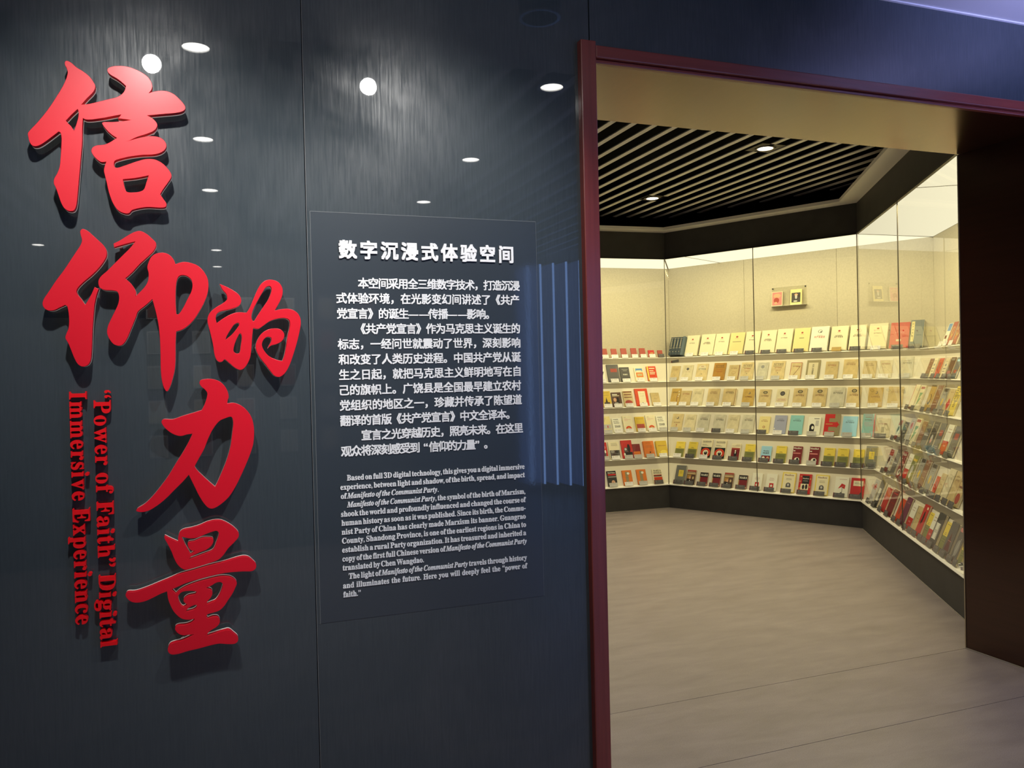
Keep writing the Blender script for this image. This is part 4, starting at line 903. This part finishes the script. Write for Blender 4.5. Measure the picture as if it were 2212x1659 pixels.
 'redph': ('red', 16, 'red book with pale figure', [('e', .5, .3, .25, .1, 'pink'), ('e', .4, .7, .3, .2, 'dgrey'), ('e', .6, .55, .15, .1, 'white')]),
 'crowd': ('cream', 16, 'grey-white book with crowd photograph', [('l', .1, .25, .8, 'ink'), ('l', .16, .25, .85, 'ink'), ('l', .22, .25, .85, 'ink'), ('r', .06, .5, .98, .95, 'dgrey'), ('e', .3, .58, .18, .08, 'grey'), ('e', .7, .6, .18, .08, 'black'), ('e', .5, .8, .3, .1, 'ink')]),
 'statue': ('red', 16, 'red book with black and white statue', [('e', .38, .55, .2, .16, 'dgrey'), ('e', .66, .45, .14, .24, 'black'), ('e', .35, .5, .1, .07, 'lgrey'), ('r', .2, .66, .95, .98, 'black'), ('e', .2, .8, .08, .1, 'white')]),
 'darkor': ('dred', 14, 'small dark red book with orange band', [('r', .1, .55, .92, .8, 'orange'), ('l', .68, .2, .8, 'dred')]),
 'orange': ('orange', 26, 'thick orange book with small black emblem', [('l', .12, .25, .75, 'brown'), ('l', .3, .2, .85, 'brown'), ('l', .38, .2, .85, 'brown'), ('e', .55, .72, .06, .05, 'ink')]),
 'yellow': ('yel2', 28, 'thick mustard yellow book', [('r', .15, .3, .9, .34, 'ochre'), ('e', .6, .75, .32, .14, 'yellow')]),
 'blackred': ('black', 14, 'black book with portrait and red band', [('t', 'Karl Marx', .5, .16, .8, 'white'), ('r', .08, .2, .95, .3, 'red'), ('r', .08, .36, .98, .43, 'grey'), ('e', .58, .76, .2, .15, 'skin'), ('e', .54, .82, .1, .06, 'umber')]),
 'orstrip': ('orange', 14, 'orange book with grey-green strip and white disc', [('r', .3, .1, .62, 1, 'khaki'), ('e', .62, .22, .14, .08, 'white'), ('l', .4, .3, .62, 'orange'), ('l', .6, .3, .62, 'orange'), ('l', .8, .3, .62, 'orange')]),
 'banded': ('cream', 14, 'cream and orange book with heavy black capitals', [('t', 'MARX &', .55, .16, .8, 'ink'), ('t', 'ENGELS', .55, .32, .84, 'ink'), ('r', .1, .4, .95, .46, 'brick'), ('r', .1, .46, .95, .52, 'ink'), ('r', .1, .56, .98, 1, 'rorange'), ('l', .68, .2, .85, 'ink'), ('l', .8, .2, .85, 'ink')]),
 'bluew': ('white', 12, 'white book with sky blue head', [('r', .1, .02, .9, .35, 'blue'), ('r', .1, .55, .6, .7, 'brown')]),
 'flame': ('brick', 14, 'rust-coloured book with golden flame shape', [('e', .5, .45, .3, .25, 'gold'), ('e', .55, .4, .18, .15, 'brick'), ('e', .4, .7, .12, .1, 'orange')]),
 'brown': ('brown', 14, 'plain brown book', [('l', .15, .2, .8, 'tan'), ('l', .4, .2, .8, 'tan'), ('l', .6, .2, .8, 'tan')]),
 'creaml': ('cream', 12, 'cream book with grey lettering', [('l', .15, .2, .8, 'dgrey'), ('e', .5, .35, .2, .06, 'grey'), ('r', .2, .5, .8, .56, 'grey'), ('r', .2, .65, .8, .7, 'soft')]),
 'redor': ('rorange', 14, 'orange-red book', [('e', .5, .45, .25, .25, 'brick'), ('l', .15, .3, .7, 'tan')]),
 'umber': ('umber', 14, 'dark brown book with red patch', [('r', .15, .05, .85, .15, 'grey'), ('r', .15, .65, .85, .8, 'brick')]),
 'tealr': ('slate', 14, 'teal book with red patch', [('r', .15, .1, .85, .2, 'sky'), ('r', .2, .6, .8, .75, 'brick')]),
 'rededge': ('cream', 12, 'white book with red edge', [('r', 0, 0, .08, 1, 'red'), ('r', 0, .92, 1, 1, 'brown')]),
 'green': ('cream', 14, 'white book with green zigzag', [('r', .1, .05, .9, .15, 'brick'), ('p', .2, .3, .9, .3, .3, .6, 'leaf'), ('p', .3, .55, .85, .5, .2, .9, 'leaf')]),
 'orsick': ('gold', 14, 'golden book with black drawn tools', [('r', 0, 0, 1, .06, 'ink'), ('e', .5, .55, .3, .2, 'ink'), ('e', .45, .52, .22, .15, 'gold'), ('d', .3, .9, .8, .4, 'ink')]),
 'greyy': ('grey', 14, 'grey and yellow book with small figure', [('r', .1, .02, .9, .14, 'ink'), ('e', .5, .55, .2, .15, 'yel2'), ('l', .25, .2, .8, 'ink')]),
 'greyc': ('dgrey', 14, 'grey-brown paperback with pale lines', [('l', .15, .2, .8, 'lgrey'), ('r', .1, .5, .9, .55, 'lgrey')]),
 'diamond': ('tan', 14, 'tan book with red diamond', [('p', .15, .6, .5, .35, .85, .6, 'red'), ('p', .15, .6, .85, .6, .5, .85, 'red'), ('l', .12, .2, .8, 'brown')]),
 'yblack': ('yellow', 14, 'bright yellow book with big black characters', [('t', '共产', .5, .3, .8, 'ink'), ('t', '党宣', .5, .5, .8, 'ink'), ('t', '言', .5, .7, .4, 'ink'), ('l', .06, .1, .9, 'ink')]),
 'redbw': ('lgrey', 14, 'paperback with black and red figures', [('r', .1, .05, .9, .3, 'brick'), ('e', .4, .5, .2, .15, 'black'), ('e', .65, .65, .18, .12, 'white'), ('r', .1, .8, .9, .98, 'dred')]),
 'pinkw': ('lgrey', 14, 'pale paperback with pink drawing', [('e', .5, .3, .28, .14, 'pink'), ('e', .45, .28, .14, .08, 'brick'), ('l', .12, .2, .8, 'dgrey')]),
 'darkp': ('ink', 16, 'dark book with white portrait', [('l', .1, .2, .8, 'lgrey'), ('e', .5, .6, .2, .15, 'lgrey'), ('e', .5, .68, .12, .08, 'pink')]),
 'whred': ('white', 14, 'white book with red lower block', [('r', 0, .55, 1, 1, 'red'), ('l', .15, .2, .8, 'inkr'), ('l', .25, .2, .8, 'inkr'), ('r', .3, .68, .7, .74, 'pink')]),
 'dgreen': ('green', 18, 'dark green book with pale picture', [('r', .1, .12, .9, .2, 'yel2'), ('e', .5, .5, .25, .16, 'lgrey'), ('e', .5, .72, .2, .1, 'white')]),
 'blklab': ('dark', 22, 'thick dark book with white label', [('r', .12, .3, .72, .78, 'white'), ('r', .16, .33, .20, .75, 'ink'), ('r', .62, .33, .66, .75, 'ink'), ('t', '宣言', .42, .58, .3, 'ink')]),
 'redl': ('red', 14, 'red book with pale diagonal band', [('d', .2, .9, .7, .1, 'pink'), ('r', .6, .4, .95, .5, 'brick')]),
 'redd': ('dred', 18, 'deep red book', [('r', .1, .12, .9, .16, 'red'), ('l', .5, .2, .8, 'red')]),
 'purple': ('purple', 16, 'purple-red book', [('l', .2, .2, .8, 'pink')]),
 'redfig': ('red', 16, 'red book with black running figure', [('r', .6, .06, .85, .14, 'cream'), ('e', .5, .4, .12, .2, 'black'), ('e', .4, .55, .1, .1, 'maroon')]),
 'tri': ('dgrey', 22, 'thick grey book with dark red triangle', [('p', .15, .85, .5, .3, .85, .85, 'maroon'), ('l', .55, .3, .8, 'pink')]),
 'photog': ('dgrey', 16, 'grey book with silver drawing', [('r', .05, 0, .95, .12, 'pink'), ('e', .5, .6, .3, .25, 'grey'), ('d', .3, .9, .7, .3, 'lgrey')]),
}
CARD = {'w': ('card', 'white'), 'g': ('lgrey', 'pale grey'), 'k': ('dgrey', 'dark grey'), 'o': ('gold', 'golden')}  # dark grey cards carry the acrylic's dark reflection in their colour
ORD = ['first', 'second', 'third', 'fourth', 'fifth', 'sixth', 'seventh', 'eighth', 'ninth', 'tenth', 'eleventh', 'twelfth', 'thirteenth', 'fourteenth', 'fifteenth', 'sixteenth']
ROWN = ['bottom shelf', 'second shelf up', 'third shelf up', 'fourth shelf up', 'fifth shelf up', 'top shelf']
M_PAGE = mat('page_block', under_warm(PALETTE['page']), 0.8, 0.1)
M_CLEARCARD = M_ACRYL


def cover_print(name, cmds, w, h, z, parent):
    vs, fs, mi, ms = [], [], [], []
    zz = z

    def midx(c):
        m = pm(c)
        if m not in ms: ms.append(m)
        return ms.index(m)

    def add(v, f, c):
        n = len(vs); i = midx(c); vs.extend(v); fs.extend([tuple(a + n for a in q) for q in f]); mi.extend([i] * len(f))
    for c in cmds:
        zz += 0.00018
        if c[0] == 'r':
            _, x0, y0, x1, y1, col = c
            x0 = max(x0, 0.005); x1 = min(x1, 0.995); y0 = max(y0, 0.004); y1 = min(y1, 0.996)
            add([((x0 - .5) * w, (1 - y1) * h, zz), ((x1 - .5) * w, (1 - y1) * h, zz), ((x1 - .5) * w, (1 - y0) * h, zz), ((x0 - .5) * w, (1 - y0) * h, zz)], [(0, 1, 2, 3)], col)
        elif c[0] == 'l':
            _, y, x0, x1, col = c
            add([((x0 - .5) * w, (1 - y - .012) * h, zz), ((x1 - .5) * w, (1 - y - .012) * h, zz), ((x1 - .5) * w, (1 - y) * h, zz), ((x0 - .5) * w, (1 - y) * h, zz)], [(0, 1, 2, 3)], col)
        elif c[0] == 'e':
            _, cx, cy, rx, ry, col = c; n = 14
            pts = []
            for i in range(n):
                X = min(.995, max(.005, cx + rx * math.cos(2 * PI * i / n))); Y = min(.996, max(.004, cy + ry * math.sin(2 * PI * i / n)))
                pts.append(((X - .5) * w, (1 - Y) * h, zz))
            add(pts[::-1], [tuple(range(n))], col)
        elif c[0] == 'p':
            _, ax, ay, bx, by, cx, cy, col = c
            add([((X - .5) * w, (1 - Y) * h, zz) for X, Y in ((ax, ay), (bx, by), (cx, cy))], [(0, 1, 2)], col)
        elif c[0] == 'd':
            _, ax, ay, bx, by, col = c
            a = Vector(((ax - .5) * w, (1 - ay) * h)); b = Vector(((bx - .5) * w, (1 - by) * h)); t = (b - a).normalized(); nn_ = Vector((-t.y, t.x)) * 0.0022
            add([(q.x, q.y, zz) for q in (a - nn_, b - nn_, b + nn_, a + nn_)], [(0, 1, 2, 3)], col)
        elif c[0] == 't':
            _, s, cx, cy, tw, col = c
            cjk = ord(s[0]) > 0x3000
            v, f, x0, x1, y0, y1 = txt_mesh(s if cjk else serif(s), 0.0 if cjk else 0.008, 0.0, 1)
            k = tw * w / (x1 - x0)
            add([((cx - .5) * w + (q.x - (x0 + x1) / 2) * k, (1 - cy) * h + q.y * k * 1.1, zz) for q in v], f, col)
    if vs: mesh_obj(name, vs, fs, ms, parent, mi)


def make_book(M, w, h, des, label, group):
    base, th, desc, cmds = DES[des]; t = th / 1000
    aged = base.startswith('old:')
    cm = old_paper(base[4:]) if aged else mat('cover_' + base, under_warm(PALETTE[base]), 0.5, 0.4)
    e = empty('book', M=M); tag(e, label, 'book', group)
    if des == 'set':
        b = MB().box((-w / 2, 0, 0.0), (w / 2, h, 0.004)).box((w * .34, 0, .004), (w / 2, h, t)).build('slipcase', cm, e)
        for i in range(4):
            x0 = -w / 2 + i * w * .21; x1 = x0 + w * .20
            v = MB().box((x0, 0.002, 0.005), (x1, h - 0.004, t - 0.002)); v = v.build('volume', mat('cover_navy', under_warm(PALETTE['navy']), 0.5), e, bevel=0.002)
            q = MB().box((x0 + .006, h * .90, t - .002), (x1 - .006, h * .915, t - .0014)).box((x0 + .006, h * .38, t - .002), (x1 - .006, h * .395, t - .0014)).box((x0 + (x1 - x0) * .42, h * .44, t - .002), (x0 + (x1 - x0) * .55, h * .86, t - .0014)).box((x0 + .01, h * .18, t - .002), (x1 - .02, h * .2, t - .0014))
            q.build('gilt_lettering', pm('pale'), v)
        return e
    cv = 0.0012 if aged else 0.0018
    sk = rnd.uniform(-1, 1) * (0.0035 if aged else 0.0)
    c = MB()
    for (z0, z1, s) in ((0, cv, 0), (t - cv, t, sk)):
        c.add([(-w / 2, 0, z0), (w / 2, 0, z0), (w / 2 + s, h - abs(s) * .6, z0), (-w / 2 + s * .3, h, z0), (-w / 2, 0, z1), (w / 2, 0, z1), (w / 2 + s, h - abs(s) * .6, z1), (-w / 2 + s * .3, h, z1)],
              [(0, 3, 2, 1), (4, 5, 6, 7), (0, 1, 5, 4), (1, 2, 6, 5), (2, 3, 7, 6), (3, 0, 4, 7)])
    c.box((-w / 2, 0, cv), (-w / 2 + .0018, h, t - cv))
    c.build('cover', cm, e)
    MB().box((-w / 2 + .002, .0015, cv + .0001), (w / 2 - .002, h - .003, t - cv - .0001)).build('page_block', M_PAGE, e)
    if cmds: cover_print('cover_print', cmds, w, h, t + 0.00005, e)
    return e


card_cache = {}


def make_stand(P, X, n, wc, kind, label, rest, group):
    """clear easel with a caption card; P on the ledge, X along the case, n outwards"""
    e = empty('card_stand', M=Matrix(((X.x, n.x, 0, P.x), (X.y, n.y, 0, P.y), (0, 0, 1, P.z), (0, 0, 0, 1))))
    tag(e, label, 'card stand', group)
    key = (round(wc, 3), kind, rest)
    if key in card_cache:
        for s_ in card_cache[key]:
            c = s_.copy(); COL.objects.link(c); c.parent = e
        return
    hw = wc / 2; a = math.radians(22); hh = 0.047
    R_ = Matrix.Rotation(-a, 4, 'X')
    hm = MB().box((-hw, 0.0, 0.0), (hw, 0.034, 0.0014))
    hm.box((-hw, 0.0, 0.0), (hw, 0.0012, hh), 0, R_)
    if rest: hm.box((-hw * .6, 0.0, 0.0), (hw * .6, 0.0015, 0.13), 0, Matrix.Translation((0, 0.0478, 0.0005)) @ Matrix.Rotation(-AL, 4, 'X'))
    if rest: hm.box((-hw * .2, 0.034, 0.0), (hw * .2, 0.050, 0.0014))
    h_ = hm.build('clear_holder', M_ACRYL, e)
    col = CARD[kind][0]
    cm = MB().box((-hw + .002, -0.0012, 0.001), (hw - .002, -0.0002, hh - .001), 0, R_)
    ink = 'soft' if kind != 'k' else 'grey'
    for (x0, x1, z) in ((-.8, -.45, .037), (-.8, -.5, .030), (-.8, -.45, .023), (-.2, .6, .037), (-.2, .45, .030)):
        cm.box((x0 * hw, -0.0016, z), (x1 * hw, -0.0012, z + .0016), 1, R_)
    if kind == 'k': cm.box((-hw - .001, -0.0018, 0.0), (-hw + .007, -0.0001, hh), 2, R_)
    c_ = cm.build('caption_card', [pm(col), pm(ink), pm('maroon')], e)
    card_cache[key] = [h_, c_]


SA, CA = math.sin(AL), math.cos(AL)
for key, spec in BOOKS.items():
    ck, k = key[0], int(key[1]); o0, d, L, ta, tb = CASES[ck]; n = outn(d)
    items = spec.split(); N = len(items)
    v = n * SA + Vector((0, 0, CA)); wv_ = -n * CA + Vector((0, 0, SA))
    for i, it in enumerate(items):
        des, s, bw, bh, card = it.split(','); s, bw, bh = int(s) / 1000, int(bw) / 1000, int(bh) / 1000
        foot = o0 + d * s + n * (RUN * k + LEDGE - 0.0015) + Vector((0, 0, 0.28 + RISE * k + (0.0008 if k < 5 else 0.0032)))
        Mx = Matrix(((d.x, v.x, wv_.x, foot.x), (d.y, v.y, wv_.y, foot.y), (d.z, v.z, wv_.z, foot.z), (0, 0, 0, 1)))
        where = '%s along the %s of the %s' % (ORD[i], ROWN[k], CL[ck])
        make_book(Mx, bw, bh, des, '%s, %s' % (DES[des][2], '%s along %s, %s' % (ORD[i], ROWN[k], CL[ck])), 'books on the %s of the %s' % (ROWN[k], CL[ck]))
        if card == 'n': continue
        th = DES[des][1] / 1000
        wc = (0.104 if card != 'k' else 0.112) if bw > 0.09 else 0.084
        dd = RUN * k + 0.03
        s2 = min(max(s - 0.006, -ta * dd + wc / 2 + 0.012), L + tb * dd - wc / 2 - 0.02)
        px = o0 + d * s2 + n * (RUN * k + (0.001 if k else 0.0045)) + Vector((0, 0, 0.2802 + RISE * k + (0.0 if k else 0.001)))
        make_stand(px, d, n, wc, card, '%s caption card in clear holder, %s along %s, %s' % (CARD[card][1], ORD[i], ROWN[k], CL[ck]), k == 5, 'caption cards on the %s of the %s' % (ROWN[k], CL[ck]))

# small clear wall shelf with two books, on the back wall of the centre case
o0, d, L, ta, tb = CASES['M']; n = outn(d)
px = o0 + d * 1.10 + n * (DEP - 0.001) + Vector((0, 0, 2.252))
ws = empty('wall_shelf', M=Matrix(((d.x, n.x, 0, px.x), (d.y, n.y, 0, px.y), (0, 0, 1, px.z), (0, 0, 0, 1))))
tag(ws, 'clear acrylic wall shelf holding two books high in the centre case', 'wall shelf')
MB().box((-0.2, -0.004, 0), (0.2, -0.001, 0.208)).build('back_plate', M_ACRYL, ws)
MB().box((-0.205, -0.06, -0.004), (0.205, -0.001, 0)).build('ledge', mat('pale_acrylic_edge', (0.7, 0.68, 0.6), 0.2), ws)
for sx in (-0.188, 0.188): MB().cyl((sx, -0.001, 0.196), 0.007, 0.008, (0, -1, 0), 12).build('screw_cap', M_DARKMET, ws)
DES['rust'] = ('pale', 12, 'rust-coloured small book', [('r', .06, .05, .94, .97, 'pink'), ('e', .5, .3, .34, .16, 'skin'), ('e', .45, .62, .25, .2, 'brick'), ('e', .4, .8, .14, .08, 'skin')])
DES['bustd'] = ('creamy', 12, 'yellow small book', [('r', .1, .22, .88, .86, 'dark'), ('e', .5, .36, .14, .08, 'skin'), ('e', .5, .5, .1, .14, 'lgrey'), ('e', .45, .78, .18, .05, 'lgrey'), ('e', .75, .45, .1, .1, 'ink')])
for (sx, bw, bh, des, lab) in ((-0.128, 0.128, 0.160, 'rust', 'rust-coloured book standing on the clear wall shelf'), (0.092, 0.130, 0.168, 'bustd', 'yellow book with dark portrait on the clear wall shelf')):
    tl = math.radians(6); p = px + d * sx - n * 0.026 + Vector((0, 0, 0.0005))
    v = n * math.sin(tl) + Vector((0, 0, math.cos(tl))); q = -n * math.cos(tl) + Vector((0, 0, math.sin(tl)))
    make_book(Matrix(((d.x, v.x, q.x, p.x), (d.y, v.y, q.y, p.y), (d.z, v.z, q.z, p.z), (0, 0, 0, 1))), bw, bh, des, lab, 'books on the clear wall shelf')
# one dark card has slipped behind the fifth shelf of the centre case
p = o0 + d * -0.285 + n * (RUN * 5 - 0.0012) + Vector((0, 0, 0.28 + RISE * 4 + 0.2160))
e = empty('caption_card', M=Matrix(((d.x, n.x, 0, p.x), (d.y, n.y, 0, p.y), (0, 0, 1, p.z), (0, 0, 0, 1))))
tag(e, 'dark slipped caption card lying tilted under the slipcase of blue-grey volumes', 'card')
MB().box((-0.052, -0.0012, 0.0), (0.052, 0.0002, 0.026), 0, Matrix.Translation((0, 0, 0.009)) @ Matrix.Rotation(math.radians(-9), 4, 'Y')).box((-0.054, -0.0016, 0.0), (-0.044, 0.0004, 0.026), 1, Matrix.Translation((0, 0, 0.009)) @ Matrix.Rotation(math.radians(-9), 4, 'Y')).build('card', [pm('dgrey'), pm('maroon')], e)
